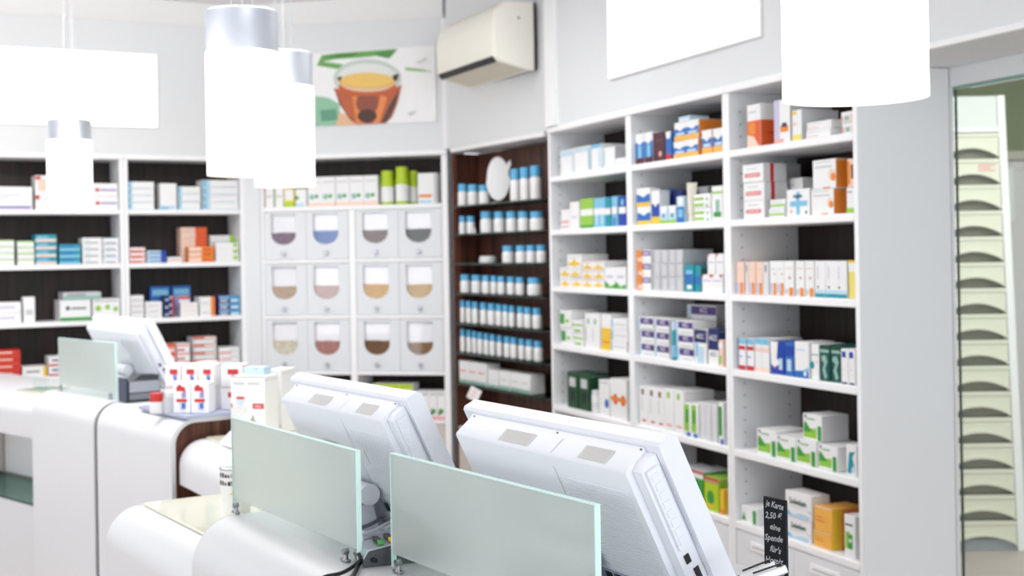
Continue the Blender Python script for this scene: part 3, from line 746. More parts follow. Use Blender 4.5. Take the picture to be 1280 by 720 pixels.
I('R25', 880, 898, 597, 'LM', [(0, .83, 1, .95, 'TN'), (0, .93, 1, 1, 'RD'), ('c', .45, .4, .25, 'GR'), (.1, .1, .7, .2, 'YE')], 'lime carton with tan top band', side='LG', top='LG')
I('R25', 899, 904, 612, 'YE', [(0, .0, 1, .2, 'OR')], 'slim yellow carton beside the post')
# --- near right-wall bay
I('R30', 932, 949, 130, 'W', [(0, 0, 1, .62, 'DO'), (.1, .3, .6, .58, 'OR'), ('p', [(0, 0), (.9, 0), (.5, .25), (0, .3)], 'PE'), (.1, .8, .7, .84, 'LGY'), ('s', 0, .62, 1, 1, 'W'), ('s', .2, .3, .7, .34, 'RD')], 'red carton with white upper third', side='DO', d=.14)
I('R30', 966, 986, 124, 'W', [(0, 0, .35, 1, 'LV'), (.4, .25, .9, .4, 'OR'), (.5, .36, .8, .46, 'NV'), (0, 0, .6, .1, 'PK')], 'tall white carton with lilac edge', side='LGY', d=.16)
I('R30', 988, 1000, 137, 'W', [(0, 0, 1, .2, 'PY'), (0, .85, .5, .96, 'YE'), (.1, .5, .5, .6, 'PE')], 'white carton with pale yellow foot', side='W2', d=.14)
I('R30', 1007, 1038, 151, 'W', [(.05, .2, .5, .3, 'PK'), (.05, .7, .6, .74, 'LGY')], 'white carton with faint pink line', rows=2, d=.1)
I('R30', 1051, 1066, 139, 'W', [(0, .1, .2, .6, 'PK'), (.3, .15, .7, .6, 'MG'), (.8, 0, 1, .7, 'PE')], 'white carton with red-green print', rows=2, d=.1)
REDP = [(.12, .28, .85, .5, 'RD'), (.16, .32, .81, .46, 'PK'), (.2, .72, .7, .78, 'LGY'), ('s', .3, 0, .45, 1, 'RD')]
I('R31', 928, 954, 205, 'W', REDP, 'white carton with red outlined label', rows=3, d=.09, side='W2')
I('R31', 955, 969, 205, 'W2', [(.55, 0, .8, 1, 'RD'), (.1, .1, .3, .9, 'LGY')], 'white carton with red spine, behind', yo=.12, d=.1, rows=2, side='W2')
I('R31', 971, 1003, 223, 'W', [(.05, .0, .35, .45, 'LG'), (.1, .8, .7, .86, 'LGY')], 'white carton with lime corner, behind', yo=.125, d=.08)
I('R31', 961, 980, 249, 'W', [(0, .2, 1, .45, 'LG'), (.1, .65, .8, .72, 'LGY')], 'flat white carton with lime stripe', rows=2, d=.08)
I('R31', 982, 1011, 236, 'W', [('p', [(.42, .05), (.58, .05), (.58, .36), (.9, .36), (.9, .56), (.58, .56), (.58, .9), (.42, .9), (.42, .56), (.15, .56), (.15, .36), (.42, .36)], 'LB'),
                               ('t', 'Aspirin', .5, .74, .2, 'NV', .7), ('c', .2, .18, .08, 'PK'), ('c', .86, .12, .06, 'NV')], 'white carton with light blue cross', d=.08)
ORB = [(.0, .9, .8, .93, 'LGY'), (.1, .72, .85, .78, 'LGY'), ('c', .84, .45, .2, 'PE'), ('c', .9, .38, .14, 'OR'), (.45, 0, .75, .05, 'OR')]
I('R31', 1014, 1042, 236, 'W', ORB, 'white carton with orange side, lower', side='OR', d=.13)
I('R31', 1015, 1044, 199, 'W', ORB, 'white carton with orange side, upper', side='OR', d=.13, on='R31white carton with orange side, lower')
I('R31', 1057, 1068, 234, 'W', [(0, 0, 1, .2, 'LG'), (.1, .8, .7, .85, 'GY')], 'white carton with lime foot', d=.12)
I('R31', 1058.5, 1068, 198, 'PE', [(0, .1, .4, .9, 'OR'), (.5, .3, .8, .8, 'BR')], 'orange and white carton beside end panel', d=.1, on='R31white carton with lime foot')
OS = [(.0, .06, .4, .35, 'LV'), (.5, .0, .9, .36, 'OR'), (.2, .0, .5, .12, 'LGY'), (.2, .75, .7, .78, 'LGY')]
I('R32', 919, 929, 327, 'PE', OS, 'pale pink carton with orange foot')
I('R32', 930, 934, 327, 'W2', [(.3, .7, .7, .9, 'GY')], 'slim grey-white carton')
I('R32', 935, 952, 327, 'PE', OS, 'pale pink carton with orange foot', cols=2)
I('R32', 953, 960, 327, 'W2', [(.3, .7, .7, .9, 'GY')], 'slim grey-white carton')
I('R32', 961, 979, 326, 'W', OS + [('c', .7, .62, .08, 'RD')], 'white carton with orange foot', cols=2)
OS2 = [(.5, .0, .95, .24, 'OR'), (.05, .05, .4, .2, 'LGY'), ('c', .6, .52, .1, 'DO'), (.1, .78, .9, .8, 'PK')]
I('R32', 980, 992, 326, 'W', OS2, 'white carton with bold orange foot')
I('R32', 994, 1016, 326, 'W', OS2, 'white carton with bold orange foot', cols=2)
I('R32', 1017, 1058, 326, 'W', [(0, 0, 1, .1, 'TL'), (0, .1, 1, .2, 'PB'), ('c', .3, .28, .08, 'MA'), (.25, .5, .32, .85, 'LV')], 'white carton with turquoise foot', cols=3)
I('R32', 1059, 1068, 325, 'PY', [(0, .7, 1, .93, 'W'), (0, .93, 1, 1, 'YE')], 'pale yellow carton with white band')
RB = [(0, .82, 1, 1, 'LB'), (0, .64, 1, .76, 'RD'), (0, .0, 1, .14, 'RD'), (.1, .4, .6, .44, 'MV'), (0, .0, .06, 1, 'BL')]
I('R33', 923, 941, 423, 'W', RB, 'white and blue carton with red bands', cols=2)
I('R33', 942, 961, 423, 'W', [(0, .82, 1, 1, 'LB'), (0, .6, 1, .72, 'PE'), (0, .0, 1, .12, 'PE'), (0, 0, .05, 1, 'PB')], 'white and blue carton with peach bands', cols=2)
I('R33', 962, 980, 427, 'DB', [('p', [(.0, 1), (.55, 1), (.45, .5), (.7, .35), (.3, .2), (.05, .3)], 'W'), (.6, .15, .85, .5, 'PB'), ('c', .4, .2, .07, 'RD')], 'royal blue carton with white splash', side='DB', d=.1)
I('R33', 981, 992, 428, 'BL', [(.2, .15, .7, .5, 'PB'), (0, .6, 1, .9, 'DB')], 'plain royal blue carton', side='DB', d=.1)
I('R33', 993, 1010.5, 427, 'W', [(.0, .0, 1, .18, 'BL'), ('p', [(.1, .18), (1, .18), (1, .3), (.6, .22)], 'LB'), ('c', .75, .12, .1, 'W'), (.1, .75, .8, .79, 'PB')], 'white carton with blue foot', d=.1)
I('R33', 1012, 1022, 430, 'W', [(0, .68, 1, .72, 'MG'), ('c', .1, .4, .3, 'TL'), ('c', .7, .5, .1, 'PK')], 'white carton with turquoise drop', d=.1)
FOOT = [(.05, .8, .95, .88, 'MG'), ('p', [(.2, .7), (.6, .72), (.8, .55), (.55, .35), (.75, .12), (.5, .05), (.25, .3), (.45, .5), (.15, .58)], 'MG'), (0, .9, 1, 1, 'DG')]
I('R33', 1024, 1049, 432, 'DT', FOOT, 'dark teal carton with pale foot print', cols=2, side='DG', top='DT', d=.12)
I('R33', 1051, 1069, 436, 'W', [(.15, .75, .7, .92, 'DB'), (.15, .0, .85, .05, 'NV'), (.3, .4, .5, .43, 'LGY')], 'white carton with blue square', cols=2, d=.12)
GC = [('p', [(.05, .1), (.72, .1), (.72, .5), (.4, .45), (.1, .7), (.05, .6)], 'LG'), ('p', [(.05, .3), (.5, .35), (.1, .75)], 'GR'), (.78, 0, .97, .6, 'GR'), ('c', .15, .9, .06, 'NV'), (.2, .8, .65, .84, 'GR')]
I('R34', 945, 969, 537, 'W', GC, 'white carton with green swoosh')
I('R34', 970, 994, 545, 'W', GC, 'white carton with green swoosh')
I('R34', 995, 1020, 550, 'W', GC, 'white carton with green swoosh')
I('R34', 1021, 1045, 557, 'W', GC, 'white carton with green swoosh')
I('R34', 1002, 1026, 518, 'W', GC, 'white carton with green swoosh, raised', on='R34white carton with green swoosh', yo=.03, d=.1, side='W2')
I('R34', 1056, 1069, 556, 'W', [('p', [(.1, .1), (.4, .05), (.8, .3), (.6, .6), (.9, .8), (.3, .75), (.2, .4)], 'TL'), ('c', .7, .2, .2, 'PB')], 'white carton with teal figure', d=.1)
I('R35', 922, 945, 633, 'W', [('p', [(.05, .1), (.35, .1), (.2, .6)], 'GR'), (.75, .0, .95, .85, 'GR'), ('c', .2, .5, .1, 'MG')], 'white carton with green bar', d=.12)
SOL = [('t', 'Soledum', .5, .62, .34, 'DG', .86), (.1, .4, .7, .43, 'LGY'), ('p', [(0, 0), (.9, .0), (.95, .18), (.6, .22), (.3, .1), (0, .3)], 'PB'), ('p', [(0, .1), (.25, .05), (.1, .26)], 'LB'), ('p', [(.8, .4), (1, .3), (1, .36)], 'MG')]
I('R35', 983, 1013, 648, 'W', SOL, 'white carton with blue wave, lower', d=.07)
I('R35', 981.5, 1014, 616, 'W', SOL, 'white carton with blue wave, upper', d=.07, on='R35white carton with blue wave, lower')
ORD2 = [(.08, .1, .85, .12, 'YE'), (.1, .4, .6, .44, 'DO'), (.1, .55, .5, .58, 'DO'), ('s', .0, 0, .3, 1, 'YE'), (0, .95, 1, 1, 'PE')]
I('R35', 1015, 1038, 665, 'LO', ORD2, 'orange carton', d=.13, rows=1, side='OR', top='PE')
I('R35', 1016, 1039, 634, 'LO', ORD2, 'orange carton stacked on another', d=.12, side='OR', top='LO', on='R35orange carton')
I('R35', 1054, 1068, 644, 'W', [(.1, .2, .5, .6, 'LG'), (.35, .2, .75, .55, 'GR'), (.1, .75, .8, .79, 'DG'), ('c', .55, .4, .12, 'W')], 'white carton with green block', d=.12)

# ------------------------------------------------------------------ odds and ends on the glass shelves
def px_poly(fr, pts, y):
    return [(lambda q: (q[0], y, q[1]))(fr.on(a, b, y)) for a, b in pts]

ox, oz = FS.on(623, 252, .075)
pl = MB()
zs0 = SH['S0'][3] + .0008
pw, ph = .062, FS.on(624, 194, .03)[1] - zs0
out = []
for k in range(40):
    a = 2 * PI * k / 40
    out.append((pw * math.cos(a) * (.92 if math.sin(a) > 0 else 1), ph * .53 + ph * .47 * math.sin(a)))
pl.prism(out, 'y', -.003, .003, C('W', .3))
ear = [(pw * .55, ph * .78), (pw * 1.05, ph * .93), (pw * 1.12, ph * .84), (pw * .8, ph * .62)]
pl.prism(ear, 'y', -.0025, .0025, C('W', .3))
plq = pl.build('display_plaque', loc=FS.w(ox, .075, zs0), rz=-.25)
tag(plq, 'white oval display plaque with small ear among bottles on top glass shelf', 'plaque')
MB().box(-.035, .035, -.006, .03, 0, .006, C('W', .3), .001).build('foot', plq)

# price card hanging from the seventh glass shelf
cx_, cz_ = FS.on(594, 484, -.02)
pc = MB()
pc.box(-.058, .058, -.001, .001, -.062, .0, C('W'), .0004)
for k in range(4): pc.flat([(-.035, -.0014, -.018 - .011 * k), (.03 - .008 * (k % 2), -.0014, -.018 - .011 * k), (.03 - .008 * (k % 2), -.0014, -.014 - .011 * k), (-.035, -.0014, -.014 - .011 * k)], C('PK'))
o = pc.build('price_card', loc=FS.w(cx_, -.012, LV_S[6] - .0055), rz=FS.ang, rot=(math.radians(-24), math.radians(9), FS.ang))
tag(o, 'white price card hanging askew from the lowest glass shelf', 'card')

# ------------------------------------------------------------------ counters
ZT = EYE - .479
ZL = EYE - .541
FK = Frame.two(atz(293, 638, ZT), atz(450, 706, ZT))
FB = Frame.two(atz(145, 503, ZT), atz(240, 523, ZT))
FE = Frame.two(atz(250, 549, ZL), atz(290, 564.5, ZL))
FF = Frame.two(atz(0, 492, ZL), atz(38, 497.5, ZL))

def round_front(depth, zt, zb, r, y0=0, n=10, off=0):
    """side outline of a counter whose top rolls over into its front"""
    p = [(y0 + off, zb)]
    for k in range(n + 1):
        a = PI / 2 * k / n
        p.append((y0 + r - (r - off) * math.cos(a), zt - r + (r - off) * math.sin(a)))
    return p + [(y0 + depth, zt - off)]

def counter_shell(b, x0, x1, depth, zt, zb, r, y0, th, m):
    o = round_front(depth, zt, zb, r, y0); i = round_front(depth, zt, zb, r, y0, off=th)
    pts = o + i[::-1]
    n = len(o)
    vs0, vs1 = [(x0, y, z) for y, z in pts], [(x1, y, z) for y, z in pts]; N = len(pts)
    b.add(vs0 + vs1, [[k, (k + 1) % N, N + (k + 1) % N, N + k] for k in range(N)], m, True)
    for vs in (vs0, vs1):
        b.add(vs, [[k, k + 1, N - 2 - k, N - 1 - k] for k in range(n - 1)], m)

def tall_counter(fr, x0, x1, label, depth, y0, r=.078, zt=ZT, th=.013, extra=0):
    cx = (x0 + x1) / 2; t = thing('service_counter', label, 'counter', fr.w(cx), fr.ang, 'rounded white service counters')
    b = MB(); counter_shell(b, x0 - cx, x1 - cx, depth, zt, 0, r, y0, th, M_COUNTER); b.build('counter_shell', t)
    w = MB(); i = round_front(depth - .002, zt, .002, r, y0, off=th + .0006)
    w.prism(i + [(y0 + depth - .002, .002)], 'x', x0 - cx + .0006, x1 - cx - .002, M_WOODK); w.build('wooden_body', t)
    if extra:
        e = MB(); e.prism(round_front(depth - .002, zt, .002, r, y0, off=.0015) + [(y0 + depth - .002, .002)], 'x', x0 - cx - extra, x0 - cx - .0006, M_SEAM); e.build('seam_strip', t)
    return t

rB = .078; yB = -rB * .86
wB = (Vector(FB.w(0)[:2]) - Vector(atz(240, 523, ZT)[:2])).length
FA = Frame.two(atz(62, 488, ZT), atz(143, 503, ZT))
tall_counter(FB, 0, wB, 'tall white rounded counter with dark wood side under the display tray', .62, yB, extra=.016)
wA = (Vector(FA.w(0)[:2]) - Vector(FB.w(-.019)[:2])).length
tall_counter(FA, -.0, wA - .004, 'tall white rounded counter carrying the farthest monitor, left of dark seam', .62, yB)

def low_counter(fr, x0, x1, label, depth, y0, zt=ZL, hh=.13, r=.075, glass=True, gx0=0.0):
    cx = (x0 + x1) / 2; t = thing('tray_counter', label, 'counter', fr.w(cx), fr.ang, 'low counters with glass tops')
    b = MB(); counter_shell(b, x0 - cx, x1 - cx, depth, zt, zt - hh, r, y0, .016, M_COUNTER); b.build('counter_shell', t)
    MB().box(x0 - cx + .002, x1 - cx - .002, y0 + .018, y0 + depth - .004, zt - hh, zt - hh + .014, M_COUNTER).build('underside', t)
    if glass:
        MB().box(x0 - cx + .01 + gx0, x1 - cx - .006, y0 + r + .004, y0 + depth - .006, zt + .0008, zt + .0065, M_CREAM, .001).build('glass_top', t)
    MB().box(x0 - cx + .06, x1 - cx - .02, y0 + depth - .06, y0 + depth - .02, 0, zt - hh - .001, M_WOODK).build('support_panel', t)
    return t

D0 = FK.at(233, 716, ZT - .095)[0]
print('D0', D0, FK.at(233, 716, ZT - .095), FK.at(300, 645, ZT), FK.at(170, 632, ZL), FK.at(134,660,ZL-.075), 'sign', FK.at(971, 735, ZT))
cL = FK.at(170, 632, ZL)
low_counter(FK, cL[0], D0 - .003, 'low rounded counter with cream glass top before the nearest frosted panels', .56, cL[1] - .066)
low_counter(FE, -.005, .72, 'short rounded white counter beside the dark wood side panel', .45, -.062)
DY0 = -.098; DDEP = FK.at(985, 738, ZT)[1] + .05 - DY0
tall_counter(FK, D0, 1.5, 'long white rounded counter carrying the two nearest monitors', DDEP, DY0, r=.088)
# display counter at far left, open below with a glass shelf
t = thing('display_counter', 'low white display counter with glass shelf at left edge', 'counter', FF.w(0), FF.ang)
b = MB(); counter_shell(b, -1.2, .40, .5, ZL, ZL - .145, .06, -.05, .016, M_COUNTER); b.build('counter_shell', t)
MB().box(-1.2, .40, -.03, .446, ZL - .145, ZL - .13, M_COUNTER).build('underside', t)
MB().box(-1.2, .40, .24, .26, EYE - .94, ZL - .146, M_BOARD).build('back_panel', t)
MB().box(-1.2, .40, -.03, .398, .05, EYE - .9556, M_COUNTER, .004).build('plinth', t)
MB().box(-1.2, -.5, .10, .235, EYE - .94, ZL - .15, M_BEIGE, .003).build('inner_box', t)
g = MB().box(-.6, .40, -.03, .235, EYE - .955, EYE - .947, M_SHELFG2); g.box(-.6, .40, -.0314, -.0303, EYE - .955, EYE - .947, M_DGLASS); g.build('glass_shelf', t)

# glass change tray lying on the display counter
gx, gy = FF.at(30, 492, ZL)
g = MB().box(-.13, .16, -.05, .12, .001, .007, M_CREAM, .001)
o = g.build('change_tray', loc=FF.w(gx, gy + .07, ZL), rz=FF.ang)
tag(o, 'pale glass change tray on the display counter at left edge', 'tray')
o = MB().box(-.05, .05, -.001, .001, 0, .045, M_CLEARG).build('leaflet_holder', loc=FF.w(gx - .06, gy + .10, ZL + .0078), rz=FF.ang + .2)
MB().box(-.05, .05, .001, .03, 0, .004, M_GEDGE).build('base', o)
tag(o, 'small clear leaflet holder on the glass change tray', 'holder')

# ------------------------------------------------------------------ frosted glass panels
M_CLAMP = plain('clamp_steel', (170, 172, 176), .25, 1)
M_AQUA = plain('aqua_edge_glow', (206, 236, 230), .2, emit=.12)  # brightness of the cut glass edge put in as a faint emission
def panel(fr, x0, x1, y, h, label):
    w = x1 - x0
    t = thing('privacy_screen', label, 'privacy screen', fr.w((x0 + x1) / 2, y, ZT), fr.ang, 'frosted privacy panels on the counters')
    MB().box(-w / 2 + .002, w / 2 - .002, -.004, .004, .0245, h, M_FROST).build('frosted_sheet', t)
    MB().box(-w / 2 + .002, w / 2 - .002, -.004, .004, .003, .024, M_CLEARG).build('clear_strip', t)
    e = MB()
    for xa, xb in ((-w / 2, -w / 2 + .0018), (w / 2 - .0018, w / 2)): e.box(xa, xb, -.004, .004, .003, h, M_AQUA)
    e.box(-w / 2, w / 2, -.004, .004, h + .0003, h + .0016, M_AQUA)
    e.build('polished_edge', t)
    for k in (-1, 1):
        c = MB(); xx = k * w * .44
        c.box(xx - .011, xx + .011, -.014, -.0045, .0005, .005, M_CLAMP, .001)
        c.cyl((xx, -.009, .005), (xx, -.009, .02), .0042, M_CLAMP, 14)
        c.cyl((xx, -.014, .016), (xx, -.0046, .016), .0052, M_CLAMP, 14)
        c.build('clamp', t)
    return t
L2 = (Vector(FK.w(0)[:2]) - Vector(atz(450, 706, ZT)[:2])).length
hz = .176
panel(FK, 0, L2, 0, hz, 'frosted glass panel before the middle monitor, beside the white tin')
q0, q1 = FK.at(490, 567, ZT + hz), FK.at(747, 632, ZT + hz)
FP3 = Frame.two(atz(490, 567, ZT + hz), atz(747, 632, ZT + hz))
L3 = (Vector(FP3.w(0)[:2]) - Vector(atz(747, 632, ZT + hz)[:2])).length
panel(FP3, 0, L3, 0, hz, 'nearest frosted glass panel, before the largest-looking monitor')
FP1 = Frame.two(atz(75, 488, ZT), atz(146, 500, ZT))
L1 = (Vector(FP1.w(0)[:2]) - Vector(atz(146, 500, ZT)[:2])).length
panel(FP1, 0, L1, 0, .194, 'far frosted glass panel before the leftmost monitor')

# ------------------------------------------------------------------ monitors seen from behind
def monitor(pl_, pr_, label, zt=.262, base=True, sfx=1):
    fr = Frame.two(atz(*pl_, ZT + zt), atz(*pr_, ZT + zt))
    W = (Vector(atz(*pl_, ZT + zt)[:2]) - Vector(atz(*pr_, ZT + zt)[:2])).length
    t = thing('monitor', label, 'monitor', fr.w(W / 2, 0, ZT), fr.ang, 'white till monitors seen from behind')
    ph = math.radians(26); s_, c_ = math.sin(ph), math.cos(ph)
    def P(a, b): return (a * s_ + b * c_, zt - a * c_ + b * s_)      # a down the slope, b towards the screen
    def Q(x, a, b): y, z = P(a, b); return (x, y, z)
    h = W / 2; A = .268
    bz = MB()
    o = [(.004, 0), (.0, .004), (0, .024), (.006, .03), (A - .006, .03), (A, .024), (A, .004), (A - .004, 0)]
    bz.prism([P(*q) for q in o], 'x', -h, h, M_HOUS)
    bz.build('bezel', t)
    sc_ = MB(); sc_.prism([P(*q) for q in ((.022, .0305), (.022, .0315), (A - .022, .0315), (A - .022, .0305))], 'x', -h + .022, h - .022, M_BLACK); sc_.build('screen', t)
    hs = MB()
    x0, x1 = -h + .027, h - .030
    o = [(.008, -.0006), (.0115, -.009), (.0185, -.037), (.022, -.040), (.236, -.040), (.244, -.037), (.256, -.018), (.256, -.0006)]
    hs.prism([P(*q) for q in o], 'x', x0, x1, M_HOUS)
    # vertical seam and moulded ribs of the right-hand cover
    e = -.0406
    xs = x0 + (x1 - x0) * .6
    for xa in (xs, ):
        hs.flat([Q(xa, .036, e), Q(xa + .0016, .036, e), Q(xa + .0016, .234, e), Q(xa, .234, e)], M_HOUS2)
        hs.flat([Q(xa, .0112, -.0105), Q(xa + .0016, .0112, -.0105), Q(xa + .0016, .0180, -.0372), Q(xa, .0180, -.0372)], M_HOUS2)
    hs.flat([Q(xs + .035, .09, e), Q(xs + .0365, .09, e), Q(xs + .0365, .118, e), Q(xs + .035, .118, e)], M_MGREY)
    for k in range(40):
        a = .05 + k * .0037
        hs.prism([P(a, -.0403), P(a + .0008, -.0415), P(a + .0016, -.0403)], 'x', xs + .012 if not .085 < a < .122 else xs + .042, x1 - .012, M_HOUS)
    hs.build('rear_housing', t)
    def grille(x, a0, a1, w, chamf=False):
        g = MB()
        def R(xx, k):
            if chamf: f = k; return Q(xx, .0120 + .0055 * f, -.0135 - .0215 * f)
            return Q(xx, a0 + (a1 - a0) * k, -.0410)
        g.flat([R(x, 0), R(x + w, 0), R(x + w, 1), R(x, 1)], M_HOUS2)
        n = 7
        for i in range(n):
            k0, k1 = (i + .3) / n, (i + .7) / n
            def up(p): return (p[0], p[1] - .0004, p[2] + (.0006 if chamf else -.0002))
            g.flat([up(R(x + w * .04, k0)), up(R(x + w * .96, k0)), up(R(x + w * .96, k1)), up(R(x + w * .04, k1))], plain('grille_slot', (206, 205, 204), .7))
        return g.build('vent_grille', t)
    Wd = x1 - x0
    grille(x0 + Wd * .27, 0, 0, Wd * .19, True); grille(x0 + Wd * .74, 0, 0, Wd * .15, True); grille(x0 + Wd * .30, .088, .118, Wd * .13)
    # stepped right flank with its row of keys and the sockets below
    fl = MB()
    o = [(.014, -.0006), (.017, -.018), (.024, -.030), (.246, -.030), (.252, -.0006)]
    fl.prism([P(*q) for q in o], 'x', x1 + .0005, h - .012, M_HOUS)
    fl.build('side_flank', t)
    kb = MB()
    kb.prism([P(*q) for q in ((.026, -.006), (.026, -.025), (.138, -.025), (.138, -.006))], 'x', h - .0115, h - .007, M_HOUS)
    for k in range(8):
        a = .032 + .0128 * k
        kb.prism([P(*q) for q in ((a, -.012), (a, -.022), (a + .009, -.022), (a + .009, -.012))], 'x', h - .007, h - .0052, M_HOUS)
    kb.build('key_strip', t)
    for a, ln, bb in ((.148, .012, -.022), (.170, .02, -.016)):
        so = MB(); so.prism([P(*q) for q in ((a, bb), (a, bb + .008), (a + ln, bb + .008), (a + ln, bb))], 'x', h - .0118, h - .0106, M_BLACK)
        so.build('socket', t)
    for xx, a in ((x0 + .01, .0105), (xs - .02, .0105), (x1 - .004, .0105)):
        MB().cyl(Q(xx, a, -.004), Q(xx, a - .0008, -.0052), .0022, M_MGREY, 10).build('screw', t)
    # connector bay along the lower edge
    cb = MB()
    cb.prism([P(*q) for q in ((.192, -.0406), (.192, -.0412), (.216, -.0412), (.216, -.0406))], 'x', xs + .004, x1 - .02, plain('bay_grey', (150, 160, 186), .5))
    for k in range(5):
        xx = xs + .018 + k * .021
        cb.prism([P(*q) for q in ((.196, -.0413), (.196, -.0426), (.212, -.0426), (.212, -.0413))], 'x', xx, xx + .013, M_DGREY if k % 2 else M_BLACK)
    cb.build('connector_bay', t)
    # foot, arms and hinge
    st = MB()
    yb, zb = P(.17, -.04)
    st.box(-.08, .07, yb - .03, yb + .05, .0006, .0125, M_HOUS, .003)
    st.build('foot', t)
    hg = MB(); hg.cyl((-.07, yb - .022, zb - .006), (.07, yb - .022, zb - .006), .018, M_HOUS, 24)
    hg.cyl((-.0715, yb - .022, zb - .006), (-.07, yb - .022, zb - .006), .011, M_HOUS2, 20)
    hg.build('hinge', t)
    ar = MB(); ar.prism([(yb - .028, .0128), (yb + .006, .0128), (yb - .006, zb - .026), (yb - .034, zb - .026)], 'x', -.045, .045, M_HOUS); ar.build('neck', t)
    return t, fr, W
MON3 = monitor((578, 509), (822, 555.5), 'nearest white monitor from behind, at centre above frosted panel', zt=.247)
MON2 = monitor((361, 473), (506, 499), 'middle white monitor from behind, between the two nearest frosted panels', zt=.252)
MON1 = monitor((114, 397), (182, 404), 'leftmost white monitor from behind, small, beyond dark receipt printer', zt=.262)

# ------------------------------------------------------------------ things on the near counter
# pen tin on the cream glass
tx, ty = FK.at(292.5, 646, ZL + .0066)
tin = MB()
tin.lathe([(.030, 0), (.0305, .004), (.0305, .096), (.0315, .098), (.0315, .101), (.0295, .101), (.029, .09), (.0285, .006), (0, .005)], 36, C('W', .3))
for zz, hh in ((.084, .01), (.068, .012)):
    for k in range(26):
        a0 = 2 * PI * k / 26; a1 = a0 + .13 + .06 * random.random()
        ztop = zz + hh * (.5 + .5 * random.random())
        tin.flat([(.0309 * math.cos(a0), .0309 * math.sin(a0), zz), (.0309 * math.cos(a1), .0309 * math.sin(a1), zz), (.0309 * math.cos(a1), .0309 * math.sin(a1), ztop), (.0309 * math.cos(a0), .0309 * math.sin(a0), ztop)], M_BLACK)
for k in range(6):
    a0 = 2 * PI * k / 6; a1 = a0 + .25
    tin.flat([(.0309 * math.cos(a0), .0309 * math.sin(a0), .05), (.0309 * math.cos(a1), .0309 * math.sin(a1), .05), (.0309 * math.cos(a1), .0309 * math.sin(a1), .055)], C('YE'))
o = tin.build('pen_tin', loc=FK.w(tx, ty + .004, ZL + .0072), rz=.3)
tag(o, 'white tin with black lettering band on the cream glass counter', 'tin')
rm = MB(); rm.lathe([(.0316, .0985), (.0325, .0995), (.0325, .103), (.0312, .104), (.0295, .1032)], 36, M_CHROME); rm.build('metal_rim', o)

# card terminal between the two nearest panels
kx, ky = FK.at(497, 700, ZT)
ct = thing('card_terminal', 'silver and black card terminal with coloured keys between frosted panels', 'card terminal', FK.w(kx, ky, ZT + .0006), FK.ang - .2)
ct.scale = (.8, .8, .8)
b = MB(); b.prism([(-.075, 0), (-.08, .012), (-.07, .03), (.05, .048), (.085, .044), (.09, .01), (.085, 0)], 'x', -.038, .038, M_DGREY); b.build('body', ct)
b = MB(); b.prism([(-.078, .016), (-.068, .0308), (.05, .0488), (.05, .0502), (-.07, .033), (-.0795, .018)], 'x', -.0385, .0385, M_SILVER); b.build('cover', ct)
b = MB(); b.box(-.034, .034, .046, .058, .046, .078, M_BLACK, .002); b.build('display', ct)
for r in range(3):
    for c_i in range(3):
        yy = -.045 + r * .022; zz = .0365 + (yy + .068) * .1526
        kk = MB().box(-.026 + c_i * .02, -.012 + c_i * .02, yy, yy + .012, zz - .002, zz + .006, [M_DGREY, M_DGREY, [plain('key_red', (214, 52, 36), .4), plain('key_yellow', (240, 190, 40), .4), plain('key_green', (70, 160, 70), .4)][r]][min(c_i, 1)] if c_i < 2 else [plain('key_red', (214, 52, 36), .4), plain('key_yellow', (240, 190, 40), .4), plain('key_green', (70, 160, 70), .4)][2 - r], .001)
        kk.build('key', ct)

def on_k(px, py, z=0): x, y = FK.at(px, py, ZT + z); return FK.w(x, y, ZT + z)
def cable(pts, r, m, label, name='cable'):
    o = MB(); P0 = Vector(pts[0]); o.tube([Vector(p) - P0 for p in pts], r, m, 8)
    ob = o.build(name, loc=P0); tag(ob, label, 'cable'); return ob
zc = .0045
cable([on_k(470, 701, .012), on_k(455, 698, .01), on_k(447, 708, zc), on_k(440, 722, zc), on_k(425, 740, zc)], .0036, M_BLACK, 'black cable with plug leading from the card terminal')
pg = MB(); a_, b_ = on_k(456, 698, .012), on_k(474, 694, .018); pg.cyl((0, 0, 0), b_ - a_, .0062, M_BLACK, 12, .0085)
cable([on_k(448, 692, .02), on_k(450, 700, .012), on_k(440, 709, zc), on_k(425, 717, zc), on_k(404, 722, zc), on_k(396, 735, zc)], .0032, M_BLACK, 'black cable curling past the lower corner of frosted panel')
cable([on_k(452, 674, zc), on_k(470, 668, zc), on_k(492, 655, .02)], .0042, M_HOUS, 'white cable lying under the middle monitor, thick', 'cable')
cable([on_k(452, 669, .02), on_k(470, 662, .022), on_k(492, 650, .03)], .0034, M_HOUS, 'white cable under middle monitor, thin and higher', 'cable')
cable([on_k(450, 681, zc), on_k(463, 684, zc), on_k(480, 684, zc), on_k(500, 680, zc)], .003, M_BLACK, 'black cable lying under the middle monitor')
cable([on_k(446, 662, .03), on_k(464, 655, .03), on_k(478, 647, .034)], .0036, M_MGREY, 'grey cable rising to the back of middle monitor')
def mon_pt(M, x, y, z): return M[1].w(M[2] / 2 + x, y, ZT + z)
cable([mon_pt(MON3, .075, .045, .012), mon_pt(MON3, .077, .02, .012), mon_pt(MON3, .08, .0, .008), mon_pt(MON3, .075, -.016, .0068)], .006, M_DGREY, 'thick dark cable at lower back of nearest monitor')
cable([mon_pt(MON3, .10, .045, .032), mon_pt(MON3, .105, .02, .028), mon_pt(MON3, .112, .0, .008), mon_pt(MON3, .10, -.02, .0068)], .006, M_SILVER, 'pale grey cable at lower back of nearest monitor')
cable([mon_pt(MON3, .028, .045, .032), mon_pt(MON3, .026, .02, .028), mon_pt(MON3, .02, .0, .012), mon_pt(MON3, .015, -.014, .0055)], .0045, M_BLACK, 'black cable at lower back of nearest monitor')

